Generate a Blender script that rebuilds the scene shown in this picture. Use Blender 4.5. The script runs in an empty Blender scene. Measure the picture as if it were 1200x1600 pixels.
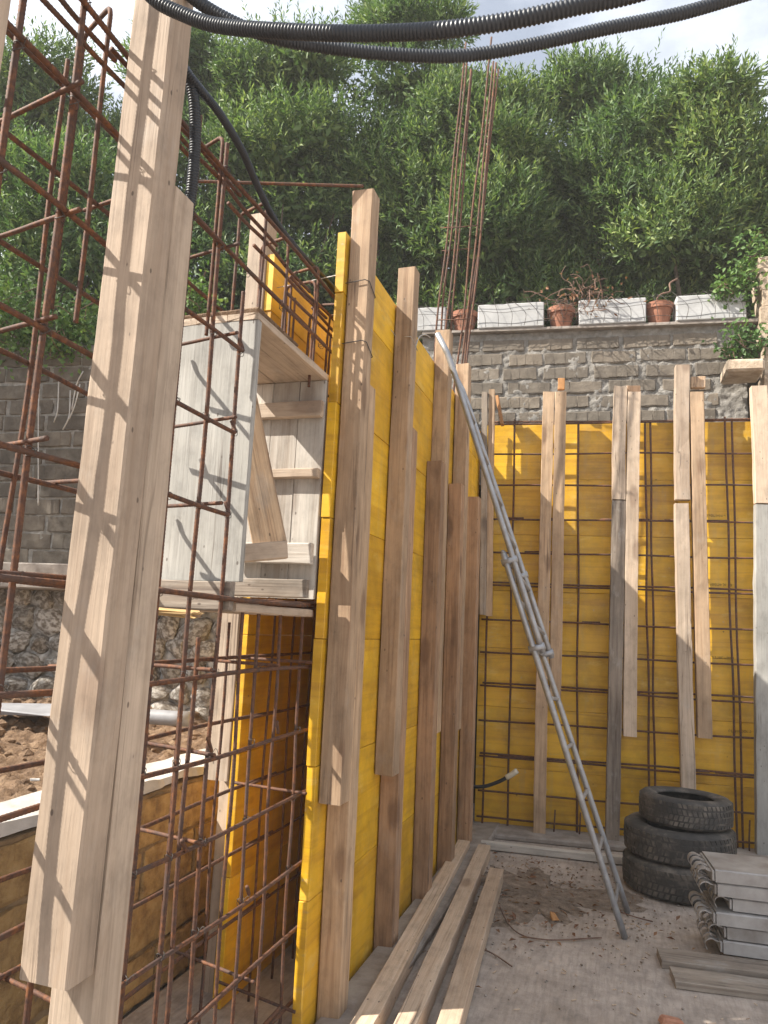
import bpy, bmesh, math, random
import numpy as np
from mathutils import Vector, Matrix

# ------------------------------------------------------------------ camera, sky, sun, exposure
SC = bpy.context.scene
COL = SC.collection
F_PX, EYE = 1156.0, 1.55
_r, _p, _y = math.radians(2.6), math.radians(9.0), math.radians(17.94)
_F0 = Vector((-math.sin(_y), math.cos(_y), 0)); _R0 = Vector((math.cos(_y), math.sin(_y), 0)); _Z = Vector((0, 0, 1))
CF = math.cos(_p) * _F0 + math.sin(_p) * _Z
_U0 = -math.sin(_p) * _F0 + math.cos(_p) * _Z
CR = math.cos(_r) * _R0 + math.sin(_r) * _U0
CU = math.cos(_r) * _U0 - math.sin(_r) * _R0
CP = Vector((0, 0, EYE))
cam = bpy.data.cameras.new('camera'); camo = bpy.data.objects.new('camera', cam); COL.objects.link(camo)
cam.sensor_fit = 'VERTICAL'; cam.sensor_height = 24; cam.lens = F_PX / 1600 * 24
cam.clip_start = 0.05; cam.clip_end = 2000
camo.matrix_world = Matrix(((CR.x, CU.x, -CF.x, CP.x), (CR.y, CU.y, -CF.y, CP.y), (CR.z, CU.z, -CF.z, CP.z), (0, 0, 0, 1)))
SC.camera = camo

SUN = Vector((1.0, 0.57, -1.06)).normalized()        # direction the light travels
sun = bpy.data.lights.new('sun', 'SUN'); suno = bpy.data.objects.new('sun', sun); COL.objects.link(suno)
sun.energy = 5.0; sun.angle = math.radians(0.5); sun.color = (1.0, 0.94, 0.84)
suno.rotation_euler = SUN.to_track_quat('-Z', 'Y').to_euler()
W = bpy.data.worlds.new('World'); SC.world = W; W.use_nodes = True
wn, wl = W.node_tree.nodes, W.node_tree.links
wn.clear()
sky = wn.new('ShaderNodeTexSky'); sky.sky_type = 'NISHITA'; sky.sun_disc = False
sky.sun_elevation = math.asin(-SUN.z); sky.sun_rotation = math.atan2(-SUN.x, -SUN.y)
sky.air_density = 1.0; sky.dust_density = 1.2; sky.ozone_density = 1.4
tc = wn.new('ShaderNodeTexCoord'); mp = wn.new('ShaderNodeMapping'); mp.inputs['Scale'].default_value = (1.6, 1.6, 3.2)
nz = wn.new('ShaderNodeTexNoise'); nz.inputs['Scale'].default_value = 2.2; nz.inputs['Detail'].default_value = 7; nz.inputs['Roughness'].default_value = 0.55
cr = wn.new('ShaderNodeValToRGB'); cr.color_ramp.elements[0].position = 0.34; cr.color_ramp.elements[1].position = 0.60; cr.color_ramp.elements[0].color = (.36, .36, .36, 1)
mx = wn.new('ShaderNodeMix'); mx.data_type = 'RGBA'
mx.inputs[7].default_value = (9.6, 10.2, 11.2, 1)
bg = wn.new('ShaderNodeBackground'); bg.inputs['Strength'].default_value = 0.056
wo = wn.new('ShaderNodeOutputWorld')
wl.new(tc.outputs['Generated'], mp.inputs['Vector']); wl.new(mp.outputs[0], nz.inputs['Vector']); wl.new(nz.outputs['Fac'], cr.inputs['Fac'])
wl.new(cr.outputs['Color'], mx.inputs[0]); wl.new(sky.outputs[0], mx.inputs[6]); wl.new(mx.outputs[2], bg.inputs['Color']); wl.new(bg.outputs[0], wo.inputs['Surface'])
SC.view_settings.view_transform = 'Standard'; SC.view_settings.look = 'None'; SC.view_settings.gamma = 1
SC.view_settings.use_curve_mapping = False; SC.view_settings.exposure = 1.22
SC.render.engine = 'CYCLES'

RND = random.Random(7)
NPR = np.random.default_rng(11)


def ray(px, py):
    return (px - 600) * CR - (py - 800) * CU + F_PX * CF


def on_y(px, py, Y, k=0.0):                     # photo pixel -> point on the plane y = Y + k x
    d = ray(px, py); t = (Y - CP.y) / (d.y - k * d.x)
    return CP + d * t


def on_x(px, py, X):
    d = ray(px, py); return CP + d * (X / d.x)


def on_z(px, py, z=0.0):
    d = ray(px, py); return CP + d * ((z - EYE) / d.z)


def at_depth(px, py, D):
    return CP + ray(px, py) * (D / F_PX)


# ------------------------------------------------------------------ node helpers and materials
class NT:
    def __init__(self, name):
        self.m = bpy.data.materials.new(name); self.m.use_nodes = True
        self.n = self.m.node_tree.nodes; self.l = self.m.node_tree.links
        self.b = self.n['Principled BSDF']; self.out = self.n['Material Output']
        self.b.inputs['Roughness'].default_value = 0.8

    def node(self, t, **kw):
        x = self.n.new(t)
        for k, v in kw.items():
            if k in x.inputs.keys() if hasattr(x.inputs, 'keys') else False:
                self.put(x.inputs[k], v)
            else:
                setattr(x, k, v)
        return x

    def put(self, sock, v):
        if isinstance(v, bpy.types.NodeSocket):
            self.l.new(v, sock)
        else:
            sock.default_value = v

    def coords(self, scale=(1, 1, 1), rnd=True, space='Object'):
        t = self.n.new('ShaderNodeTexCoord'); o = t.outputs[space]
        if rnd:
            oi = self.n.new('ShaderNodeObjectInfo')
            sc = self.n.new('ShaderNodeVectorMath'); sc.operation = 'SCALE'; sc.inputs[0].default_value = (37.1, 17.7, 53.3)
            self.l.new(oi.outputs['Random'], sc.inputs['Scale'])
            ad = self.n.new('ShaderNodeVectorMath'); ad.operation = 'ADD'
            self.l.new(o, ad.inputs[0]); self.l.new(sc.outputs[0], ad.inputs[1]); o = ad.outputs[0]
        mpn = self.n.new('ShaderNodeMapping'); mpn.inputs['Scale'].default_value = scale
        self.l.new(o, mpn.inputs['Vector'])
        return mpn.outputs[0]

    def noise(self, vec, scale=5, detail=4, rough=0.55, dist=0.0):
        x = self.n.new('ShaderNodeTexNoise'); self.l.new(vec, x.inputs['Vector'])
        x.inputs['Scale'].default_value = scale; x.inputs['Detail'].default_value = detail
        x.inputs['Roughness'].default_value = rough; x.inputs['Distortion'].default_value = dist
        return x.outputs['Fac']

    def voro(self, vec, scale=5, feature='F1'):
        x = self.n.new('ShaderNodeTexVoronoi'); self.l.new(vec, x.inputs['Vector']); x.feature = feature
        x.inputs['Scale'].default_value = scale
        return x.outputs['Distance']

    def ramp(self, fac, stops):
        x = self.n.new('ShaderNodeValToRGB'); e = x.color_ramp.elements
        while len(e) < len(stops): e.new(0.5)
        for i, (p, c) in enumerate(stops):
            e[i].position = p
            e[i].color = (c, c, c, 1) if not isinstance(c, tuple) else (*c, 1)
        self.l.new(fac, x.inputs['Fac'])
        return x.outputs['Color']

    def mix(self, fac, a, b, mode='MIX'):
        x = self.n.new('ShaderNodeMix'); x.data_type = 'RGBA'; x.blend_type = mode
        for s, v in ((x.inputs[0], fac), (x.inputs[6], a), (x.inputs[7], b)):
            if isinstance(v, bpy.types.NodeSocket): self.l.new(v, s)
            elif isinstance(v, tuple): s.default_value = (*v, 1)
            else: s.default_value = v
        return x.outputs[2]

    def math(self, op, a, b=0.0):
        x = self.n.new('ShaderNodeMath'); x.operation = op
        for s, v in ((x.inputs[0], a), (x.inputs[1], b)):
            if isinstance(v, bpy.types.NodeSocket): self.l.new(v, s)
            else: s.default_value = v
        return x.outputs[0]

    def bump(self, h, strength=0.4, dist=0.01):
        x = self.n.new('ShaderNodeBump'); x.inputs['Strength'].default_value = strength; x.inputs['Distance'].default_value = dist
        self.l.new(h, x.inputs['Height']); self.l.new(x.outputs[0], self.b.inputs['Normal'])

    def col(self, c): self.put(self.b.inputs['Base Color'], c if not isinstance(c, tuple) else (*c, 1))

    def set(self, **kw):
        for k, v in kw.items(): self.put(self.b.inputs[k.replace('_', ' ')], v)
        return self


def wood(name, light, mid, dark, stain=0.5, grey=0.0, rough=0.82, knots=True):
    t = NT(name)
    v = t.coords((1, 1, 1))
    vs = t.coords((1, 1, 0.045)); vf = t.coords((1, 1, 0.02))
    g1 = t.noise(vs, 26, 5, 0.6, 1.2)
    g2 = t.noise(vf, 120, 3, 0.6)
    c = t.ramp(g1, [(0.30, dark), (0.47, mid), (0.68, light)])
    fine = t.ramp(g2, [(0.30, 0.80), (0.52, 1.0)])
    c = t.mix(0.75, c, fine, 'MULTIPLY')
    big = t.noise(t.coords((1, 1, 0.35)), 4.0, 5, 0.6)
    st = t.ramp(big, [(0.34, 1.0 - stain), (0.60, 1.0)])
    c = t.mix(1.0, c, st, 'MULTIPLY')
    # per board tint
    oi = t.n.new('ShaderNodeObjectInfo')
    tint = t.ramp(oi.outputs['Random'], [(0.0, (0.80, 0.76, 0.72)), (0.5, (1.0, 0.98, 0.95)), (1.0, (1.10, 1.06, 1.0))])
    c = t.mix(1.0, c, tint, 'MULTIPLY')
    if knots:
        kd = t.voro(t.coords((1, 1, 0.40)), 4.6)
        kw = t.math('ADD', kd, t.math('MULTIPLY', g1, 0.07))
        k = t.ramp(kw, [(0.15, 1.0), (0.23, 0.0)])
        c = t.mix(t.math('MULTIPLY', k, 0.60), c, (dark[0] * .45, dark[1] * .38, dark[2] * .34))
    nh = t.ramp(t.voro(t.coords((1, 1, 0.55)), 19.0), [(0.055, 1.0), (0.085, 0.0)])
    c = t.mix(t.math('MULTIPLY', nh, 0.7), c, (0.05, 0.03, 0.02))
    ckn = t.noise(t.coords((1, 1, 0.022)), 21, 2, 0.5)
    ck = t.math('MULTIPLY', t.ramp(ckn, [(0.478, 0.0), (0.492, 1.0), (0.506, 0.0)]), t.ramp(t.noise(t.coords((1, 1, 0.25)), 5, 3), [(0.50, 0.0), (0.62, 1.0)]))
    c = t.mix(t.math('MULTIPLY', ck, 0.75), c, (0.06, 0.035, 0.022))
    blotch = t.ramp(t.noise(t.coords((1, 1, 0.6)), 13, 6, 0.7), [(0.33, 0.74), (0.50, 1.0), (0.70, 1.10)])
    c = t.mix(0.8, c, blotch, 'MULTIPLY')
    if grey > 0:                                   # cement splashes
        gm = t.ramp(t.noise(t.coords((1, 1, 0.5)), 9, 7, 0.7), [(0.56, 0.0), (0.70, 1.0)])
        c = t.mix(t.math('MULTIPLY', gm, grey), c, (0.40, 0.38, 0.35))
    t.col(c); t.set(Roughness=rough)
    h = t.math('ADD', t.math('MULTIPLY', g2, 0.6), g1)
    t.bump(h, 0.55, 0.004)
    return t.m


M = {}
M['wood_old'] = wood('weathered_timber', (0.55, 0.445, 0.35), (0.50, 0.40, 0.31), (0.42, 0.325, 0.245), 0.26, 0.25)
M['wood_brown'] = wood('larch_timber', (0.53, 0.385, 0.258), (0.455, 0.318, 0.205), (0.34, 0.22, 0.135), 0.32, 0.22)
M['wood_red'] = wood('red_brown_timber', (0.45, 0.295, 0.185), (0.37, 0.228, 0.137), (0.24, 0.140, 0.082), 0.40, 0.15)
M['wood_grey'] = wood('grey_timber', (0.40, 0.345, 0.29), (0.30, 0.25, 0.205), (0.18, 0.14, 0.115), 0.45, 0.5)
M['wood_fresh'] = wood('fresh_sawn_timber', (0.60, 0.48, 0.37), (0.54, 0.42, 0.315), (0.45, 0.335, 0.24), 0.14, 0.0)
M['wood_lime'] = wood('cement_coated_board', (0.60, 0.57, 0.525), (0.54, 0.505, 0.46), (0.44, 0.395, 0.345), 0.22, 0.6)
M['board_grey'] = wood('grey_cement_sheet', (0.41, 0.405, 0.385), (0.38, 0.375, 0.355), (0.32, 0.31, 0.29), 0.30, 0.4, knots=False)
M['wood_orange'] = wood('orange_offcut', (0.55, 0.30, 0.13), (0.45, 0.22, 0.08), (0.25, 0.11, 0.04), 0.3)
M['straw'] = wood('splintered_wood', (0.70, 0.52, 0.26), (0.55, 0.37, 0.16), (0.30, 0.18, 0.08), 0.3)


def make_yellow():
    t = NT('yellow_panel_paint')
    v = t.coords((1, 1, 1))
    vs = t.coords((0.06, 0.06, 1.0))
    g = t.noise(vs, 22, 5, 0.6, 0.8)
    c = t.ramp(g, [(0.28, (0.57, 0.295, 0.014)), (0.52, (0.74, 0.418, 0.014)), (0.75, (0.79, 0.47, 0.022))])
    st = t.ramp(t.noise(v, 3.0, 6, 0.65), [(0.30, 0.60), (0.58, 1.0)])
    c = t.mix(1.0, c, st, 'MULTIPLY')
    nh = t.ramp(t.voro(v, 6.0), [(0.028, 1.0), (0.042, 0.0)])
    c = t.mix(t.math('MULTIPLY', nh, 0.8), c, (0.10, 0.055, 0.02))
    kd = t.voro(t.coords((0.6, 0.6, 1.0)), 5.0)
    k = t.ramp(kd, [(0.05, 1.0), (0.10, 0.0)])
    c = t.mix(t.math('MULTIPLY', k, 0.35), c, (0.34, 0.15, 0.012))
    sc = t.ramp(t.noise(t.coords((0.25, 0.25, 1)), 40, 4, 0.7), [(0.63, 0.0), (0.70, 1.0)])
    c = t.mix(t.math('MULTIPLY', sc, 0.35), c, (0.42, 0.33, 0.18))
    dr = t.ramp(t.noise(t.coords((1, 1, 0.07)), 13, 4, 0.65), [(0.56, 0.0), (0.66, 1.0)])
    c = t.mix(t.math('MULTIPLY', dr, 0.20), c, (0.40, 0.30, 0.14))
    sf = t.ramp(t.noise(t.coords((0.5, 0.5, 1.3)), 6, 7, 0.72), [(0.57, 0.0), (0.66, 1.0)])
    c = t.mix(t.math('MULTIPLY', sf, 0.25), c, (0.86, 0.66, 0.22))
    cs = t.ramp(t.noise(v, 17, 8, 0.75), [(0.63, 0.0), (0.68, 1.0)])
    c = t.mix(t.math('MULTIPLY', cs, 0.5), c, (0.42, 0.37, 0.28))
    oi = t.n.new('ShaderNodeObjectInfo')
    c = t.mix(1.0, c, t.ramp(oi.outputs['Random'], [(0.0, (0.86, 0.82, 0.8)), (1.0, (1.06, 1.08, 1.1))]), 'MULTIPLY')
    t.col(c)
    r = t.ramp(t.noise(v, 8, 4), [(0.3, 0.36), (0.7, 0.58)])
    t.put(t.b.inputs['Roughness'], r)
    t.bump(g, 0.25, 0.003)
    return t.m


M['yellow'] = make_yellow()


def make_rust():
    t = NT('rusty_steel'); v = t.coords((1, 1, 1))
    n = t.noise(v, 60, 5, 0.65); n2 = t.noise(v, 7, 3)
    c = t.ramp(n, [(0.28, (0.045, 0.022, 0.015)), (0.50, (0.110, 0.046, 0.024)), (0.70, (0.23, 0.088, 0.030))])
    c = t.mix(t.ramp(n2, [(0.42, 0.0), (0.68, 0.65)]), c, (0.070, 0.050, 0.044))
    t.col(c); t.set(Roughness=0.78, Metallic=0.15); t.bump(n, 0.4, 0.002)
    return t.m


M['rust'] = make_rust()


def simple(name, stops, scale=8, rough=0.85, bump=0.4, bscale=None, dist=0.006, detail=6, metallic=0.0, rnd=True):
    t = NT(name); v = t.coords((1, 1, 1), rnd)
    n = t.noise(v, scale, detail, 0.62)
    t.col(t.ramp(n, stops)); t.set(Roughness=rough, Metallic=metallic)
    hb = t.noise(v, bscale or scale * 4, 6, 0.65)
    t.bump(hb, bump, dist)
    return t


def tinted(t, lo, hi):
    """multiply the base colour by a per-object tint"""
    s = t.b.inputs['Base Color'].links[0].from_socket
    oi = t.n.new('ShaderNodeObjectInfo')
    t.col(t.mix(1.0, s, t.ramp(oi.outputs['Random'], [(0.0, lo), (1.0, hi)]), 'MULTIPLY'))
    return t


M['conduit'] = simple('black_corrugated_plastic', [(0.3, (0.010, 0.013, 0.019)), (0.7, (0.020, 0.025, 0.034))], 12, 0.42, 0.05).m
M['rubber'] = simple('dusty_tyre_rubber', [(0.3, (0.035, 0.033, 0.031)), (0.50, (0.062, 0.056, 0.050)), (0.68, (0.17, 0.145, 0.12))], 9, 0.85, 0.3).m
M['galv'] = simple('galvanised_tube', [(0.3, (0.26, 0.265, 0.28)), (0.7, (0.42, 0.425, 0.44))], 14, 0.48, 0.1, metallic=0.55).m
M['grey_metal'] = simple('pale_galvanised_sheet', [(0.25, (0.20, 0.175, 0.155)), (0.5, (0.33, 0.31, 0.295)), (0.75, (0.44, 0.425, 0.41))], 7, 0.55, 0.15, metallic=0.25).m
M['brick'] = tinted(simple('grey_tuff_block', [(0.28, (0.115, 0.098, 0.079)), (0.5, (0.170, 0.146, 0.119)), (0.72, (0.225, 0.198, 0.165))], 11, 0.95, 0.8, 55, 0.008), (0.78, 0.77, 0.75), (1.14, 1.10, 1.04)).m  # block colour lowered in place of dappled tree shade
M['brick_shaded'] = tinted(simple('shaded_tuff_block', [(0.28, (0.07, 0.058, 0.047)), (0.5, (0.115, 0.098, 0.080)), (0.74, (0.17, 0.15, 0.125))], 10, 0.95, 0.8, 55, 0.008), (0.75, 0.74, 0.72), (1.16, 1.12, 1.06)).m  # tuff colour darkened to carry the tree shade on the left wall
M['mortar'] = simple('rough_mortar', [(0.28, (0.16, 0.146, 0.127)), (0.52, (0.25, 0.233, 0.208)), (0.75, (0.35, 0.33, 0.305))], 18, 0.95, 1.0, 70, 0.012).m
M['stone'] = tinted(simple('whitewashed_rubble', [(0.36, (0.15, 0.125, 0.10)), (0.48, (0.27, 0.24, 0.21)), (0.58, (0.56, 0.54, 0.51))], 7, 0.95, 0.9, 40, 0.012, 8), (0.65, 0.63, 0.60), (1.15, 1.13, 1.1)).m
M['stone_mortar'] = simple('crumbling_lime_mortar', [(0.32, (0.12, 0.105, 0.09)), (0.48, (0.33, 0.31, 0.28)), (0.62, (0.58, 0.56, 0.53))], 9, 0.95, 1.0, 45, 0.015, 8).m
M['ledge'] = simple('old_concrete_ledge', [(0.3, (0.20, 0.165, 0.14)), (0.7, (0.36, 0.32, 0.28))], 8, 0.95, 0.8, 40).m
M['ochre'] = tinted(simple('ochre_tuff_block', [(0.26, (0.13, 0.072, 0.030)), (0.42, (0.30, 0.185, 0.075)), (0.55, (0.42, 0.275, 0.115)), (0.75, (0.50, 0.35, 0.17))], 14, 0.95, 1.0, 45, 0.012, 8), (0.75, 0.74, 0.72), (1.12, 1.1, 1.05)).m
M['ochre_mortar'] = simple('brown_joint_mortar', [(0.3, (0.16, 0.10, 0.05)), (0.7, (0.34, 0.24, 0.13))], 14, 0.95, 0.9, 60, 0.01).m
M['white_top'] = simple('pale_mortar_screed', [(0.28, (0.34, 0.31, 0.275)), (0.6, (0.52, 0.485, 0.44))], 8, 0.95, 0.6, 40).m
M['white_block'] = simple('white_painted_stone', [(0.25, (0.34, 0.34, 0.335)), (0.6, (0.46, 0.46, 0.455))], 6, 0.85, 0.3, 40).m  # white dulled to grey, standing in for shade on the wall top
M['terracotta'] = simple('terracotta', [(0.3, (0.21, 0.085, 0.05)), (0.7, (0.34, 0.15, 0.09))], 9, 0.9, 0.3, 50).m
M['tan_stone'] = simple('tan_sandstone', [(0.28, (0.22, 0.16, 0.11)), (0.5, (0.42, 0.33, 0.24)), (0.75, (0.58, 0.50, 0.41))], 9, 0.95, 0.9, 40, 0.012, 8).m
M['sheet'] = simple('grey_white_pvc', [(0.3, (0.20, 0.20, 0.21)), (0.7, (0.33, 0.33, 0.345))], 5, 0.5, 0.1).m
M['wire'] = simple('dark_wire', [(0.3, (0.05, 0.045, 0.04)), (0.7, (0.11, 0.095, 0.085))], 20, 0.6, 0.1, metallic=0.4).m
M['wire_light'] = simple('pale_wire', [(0.3, (0.35, 0.32, 0.29)), (0.7, (0.5, 0.48, 0.45))], 20, 0.5, 0.1, metallic=0.3).m
M['twig'] = simple('dry_twig', [(0.3, (0.10, 0.055, 0.04)), (0.7, (0.22, 0.135, 0.095))], 20, 0.9, 0.4).m
M['bark'] = simple('grey_brown_bark', [(0.3, (0.05, 0.038, 0.028)), (0.7, (0.13, 0.10, 0.075))], 20, 0.95, 0.9, 40).m
M['cap'] = simple('cream_plastic_cap', [(0.3, (0.55, 0.48, 0.36)), (0.7, (0.70, 0.63, 0.50))], 20, 0.6, 0.1).m
M['print'] = simple('black_stencil_print', [(0.3, (0.03, 0.02, 0.01)), (0.7, (0.05, 0.035, 0.02))], 20, 0.8, 0.1).m
M['tile_red'] = simple('red_clay_fragment', [(0.3, (0.32, 0.13, 0.075)), (0.7, (0.48, 0.24, 0.15))], 20, 0.9, 0.4).m


def make_ground():
    t = NT('dusty_concrete_floor'); v = t.coords((1, 1, 1), False)
    n = t.noise(v, 1.7, 8, 0.62); n2 = t.noise(v, 9, 7, 0.7); n3 = t.noise(v, 45, 5, 0.65)
    br = t.noise(t.coords((1.0, 0.12, 1), False), 55, 3, 0.6)       # broom marks
    c = t.ramp(n, [(0.30, (0.33, 0.27, 0.22)), (0.52, (0.43, 0.36, 0.305)), (0.72, (0.52, 0.445, 0.385))])
    c = t.mix(1.0, c, t.ramp(n2, [(0.32, 0.66), (0.58, 1.0)]), 'MULTIPLY')
    c = t.mix(0.6, c, t.ramp(br, [(0.36, 0.70), (0.56, 1.0)]), 'MULTIPLY')
    c = t.mix(t.ramp(n3, [(0.64, 0.0), (0.74, 0.5)]), c, (0.15, 0.11, 0.08))
    t.col(c); t.set(Roughness=0.92)
    t.bump(t.math('ADD', n3, t.math('MULTIPLY', br, 0.8)), 0.5, 0.006)
    return t.m


M['ground'] = make_ground()
M['soil'] = simple('dry_clay_soil', [(0.28, (0.085, 0.048, 0.027)), (0.5, (0.19, 0.118, 0.068)), (0.72, (0.31, 0.21, 0.13))], 16, 0.97, 1.0, 60, 0.02, 9).m
M['dirt'] = simple('brown_dirt', [(0.3, (0.13, 0.095, 0.068)), (0.55, (0.23, 0.175, 0.13)), (0.75, (0.36, 0.295, 0.24))], 18, 0.97, 1.0, 80, 0.012, 8).m
M['terrace'] = simple('garden_earth', [(0.3, (0.045, 0.035, 0.022)), (0.7, (0.10, 0.08, 0.05))], 4, 0.97, 0.8, 30).m


def make_leaf(name, c0, c1, c2, trans=0.28, rough=0.55):
    t = NT(name)
    g = t.n.new('ShaderNodeNewGeometry')
    r = g.outputs['Random Per Island']
    c = t.ramp(r, [(0.0, c0), (0.55, c1), (1.0, c2)])
    big = t.noise(t.coords((1, 1, 1), False), 1.1, 3)
    c = t.mix(0.6, c, t.ramp(big, [(0.36, (0.62, 0.70, 0.70)), (0.62, (1.2, 1.15, 0.95))]), 'MULTIPLY')
    oi = t.n.new('ShaderNodeObjectInfo')
    c = t.mix(1.0, c, t.ramp(oi.outputs['Random'], [(0.0, (0.82, 0.90, 0.86)), (1.0, (1.16, 1.10, 1.0))]), 'MULTIPLY')
    t.col(c); t.set(Roughness=rough, Specular_IOR_Level=0.3)
    tr = t.n.new('ShaderNodeBsdfTranslucent'); t.l.new(t.mix(1.0, c, (1.4, 1.5, 0.8), 'MULTIPLY'), tr.inputs['Color'])
    ms = t.n.new('ShaderNodeMixShader'); ms.inputs[0].default_value = trans
    t.l.new(t.b.outputs[0], ms.inputs[1]); t.l.new(tr.outputs[0], ms.inputs[2]); t.l.new(ms.outputs[0], t.out.inputs['Surface'])
    return t.m


M['leaf'] = make_leaf('laurel_leaf', (0.052, 0.098, 0.040), (0.110, 0.180, 0.072), (0.235, 0.30, 0.125))
M['leaf_ivy'] = make_leaf('climber_leaf', (0.06, 0.12, 0.03), (0.10, 0.18, 0.05), (0.18, 0.26, 0.09))
M['leaf_dry'] = make_leaf('dry_leaf', (0.16, 0.07, 0.045), (0.25, 0.12, 0.075), (0.34, 0.20, 0.13), 0.2, 0.8)


# ------------------------------------------------------------------ object helpers
def tag(o, label=None, cat=None, group=None, kind=None):
    if label: o['label'] = label
    if cat: o['category'] = cat
    if group: o['group'] = group
    if kind: o['kind'] = kind
    return o


def thing(name, loc, label, cat, group=None):
    o = bpy.data.objects.new(name, None); COL.objects.link(o); o.location = loc; o.empty_display_size = 0.1
    return tag(o, label, cat, group)


def ob(name, me, mat, parent=None, matrix=None, label=None, cat=None, group=None, kind=None):
    """link a mesh; `matrix` is its world matrix"""
    if isinstance(me, bmesh.types.BMesh):
        b = me; me = bpy.data.meshes.new(name); b.to_mesh(me); b.free()
    if mat is not None and not me.materials: me.materials.append(mat)
    o = bpy.data.objects.new(name, me); COL.objects.link(o)
    mw = matrix or Matrix.Identity(4)
    if parent is not None:
        o.parent = parent
        off = Vector((0, 0, 0)); q = parent
        while q is not None:
            off += Vector(q.location); q = q.parent
        mw = Matrix.Translation(-off) @ mw
    o.matrix_local = mw
    return tag(o, label, cat, group, kind)


def mesh_np(name, verts, faces, smooth=False):
    me = bpy.data.meshes.new(name)
    me.from_pydata(verts.tolist() if isinstance(verts, np.ndarray) else verts, [], faces.tolist() if isinstance(faces, np.ndarray) else faces)
    if smooth: me.polygons.foreach_set('use_smooth', [True] * len(me.polygons))
    me.update()
    return me


def frame(p0, p1, up=None):
    """matrix with origin p0, local z towards p1"""
    p0, p1 = Vector(p0), Vector(p1)
    z = (p1 - p0).normalized()
    up = Vector(up) if up else (Vector((0, 1, 0)) if abs(z.y) < 0.9 else Vector((0, 0, 1)))
    x = up.cross(z).normalized(); y = z.cross(x).normalized()
    return Matrix(((x.x, y.x, z.x, p0.x), (x.y, y.y, z.y, p0.y), (x.z, y.z, z.z, p0.z), (0, 0, 0, 1)))


def board_mesh(w, d, L, seed=0, rough=0.0012, ch=0.004, jag=0.0, bow=0.004, seg=None):
    """sawn timber: chamfered section, slightly bowed, chipped edges; runs along local z"""
    rg = random.Random(seed)
    n = seg or max(4, int(L / 0.12))
    prof = [(-w / 2 + ch, -d / 2), (w / 2 - ch, -d / 2), (w / 2, -d / 2 + ch), (w / 2, d / 2 - ch), (w / 2 - ch, d / 2), (-w / 2 + ch, d / 2), (-w / 2, d / 2 - ch), (-w / 2, -d / 2 + ch)]
    vs, fs = [], []
    bx, by = rg.uniform(-bow, bow), rg.uniform(-bow, bow)
    for i in range(n + 1):
        t = i / n; z = t * L
        ox, oy = bx * math.sin(math.pi * t), by * math.sin(math.pi * t)
        for j, (x, y) in enumerate(prof):
            cx = rg.uniform(-rough, rough); cy = rg.uniform(-rough, rough)
            if rg.random() < 0.03: cx *= 3; cy *= 3
            zz = z
            if i == n and jag: zz += rg.uniform(-jag, jag * 0.4)
            elif i in (0, n): zz += rg.uniform(-0.002, 0.002)
            vs.append((x + ox + cx, y + oy + cy, zz))
    for i in range(n):
        for j in range(8):
            a, b = i * 8 + j, i * 8 + (j + 1) % 8
            fs.append((a, b, b + 8, a + 8))
    c0 = len(vs); vs.append((0, 0, 0)); vs.append((rg.uniform(-.01, .01), 0, L + (rg.uniform(-jag, jag) if jag else 0)))
    for j in range(8):
        fs.append((c0, (j + 1) % 8, j)); fs.append((c0 + 1, n * 8 + j, n * 8 + (j + 1) % 8))
    return mesh_np('board', vs, fs)


_seed = [100]


def timber(name, p0, p1, w, d, mat, label=None, cat=None, group=None, parent=None, up=None, jag=0.0, bow=0.004, ch=0.004, rough=0.0012):
    _seed[0] += 1
    p0, p1 = Vector(p0), Vector(p1)
    me = board_mesh(w, d, (p1 - p0).length, _seed[0], jag=jag, bow=bow, ch=ch, rough=rough)
    return ob(name, me, M[mat], parent, frame(p0, p1, up), label, cat, group)


def box_mesh(w, d, h, bev=0.004, jit=0.0, seed=0):
    rg = random.Random(seed)
    b = bmesh.new(); bmesh.ops.create_cube(b, size=1)
    for v in b.verts:
        v.co = Vector((v.co.x * w + rg.uniform(-jit, jit), v.co.y * d + rg.uniform(-jit, jit), v.co.z * h + rg.uniform(-jit, jit)))
    if bev: bmesh.ops.bevel(b, geom=b.edges[:], offset=bev, segments=1, affect='EDGES')
    me = bpy.data.meshes.new('box'); b.to_mesh(me); b.free()
    return me


def box(name, lo, hi, mat, parent=None, bev=0.004, jit=0.0, label=None, cat=None, group=None, kind=None, skew=0.0):
    lo, hi = Vector(lo), Vector(hi); s = hi - lo
    _seed[0] += 1
    mw = Matrix.Translation((lo + hi) / 2)
    if skew: mw = mw @ Matrix.Rotation(skew, 4, 'Z')
    return ob(name, box_mesh(s.x, s.y, s.z, bev, jit, _seed[0]), M[mat], parent, mw, label, cat, group, kind)


def resample(pts, step):
    pts = np.array([tuple(p) for p in pts], float)
    seg = np.linalg.norm(np.diff(pts, axis=0), axis=1); s = np.concatenate([[0], np.cumsum(seg)])
    n = max(2, int(s[-1] / step) + 1)
    u = np.linspace(0, s[-1], n)
    return np.stack([np.interp(u, s, pts[:, k]) for k in range(3)], 1)


def smooth_pts(pts, step):
    """Catmull-Rom through the points, then even spacing"""
    P = [np.array(tuple(p), float) for p in pts]
    P = [2 * P[0] - P[1]] + P + [2 * P[-1] - P[-2]]
    out = []
    for i in range(1, len(P) - 2):
        for t in np.linspace(0, 1, 16, endpoint=False):
            a, b, c, d = P[i - 1], P[i], P[i + 1], P[i + 2]
            out.append(0.5 * ((2 * b) + (-a + c) * t + (2 * a - 5 * b + 4 * c - d) * t * t + (-a + 3 * b - 3 * c + d) * t ** 3))
    out.append(P[-2])
    return resample(out, step)


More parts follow.
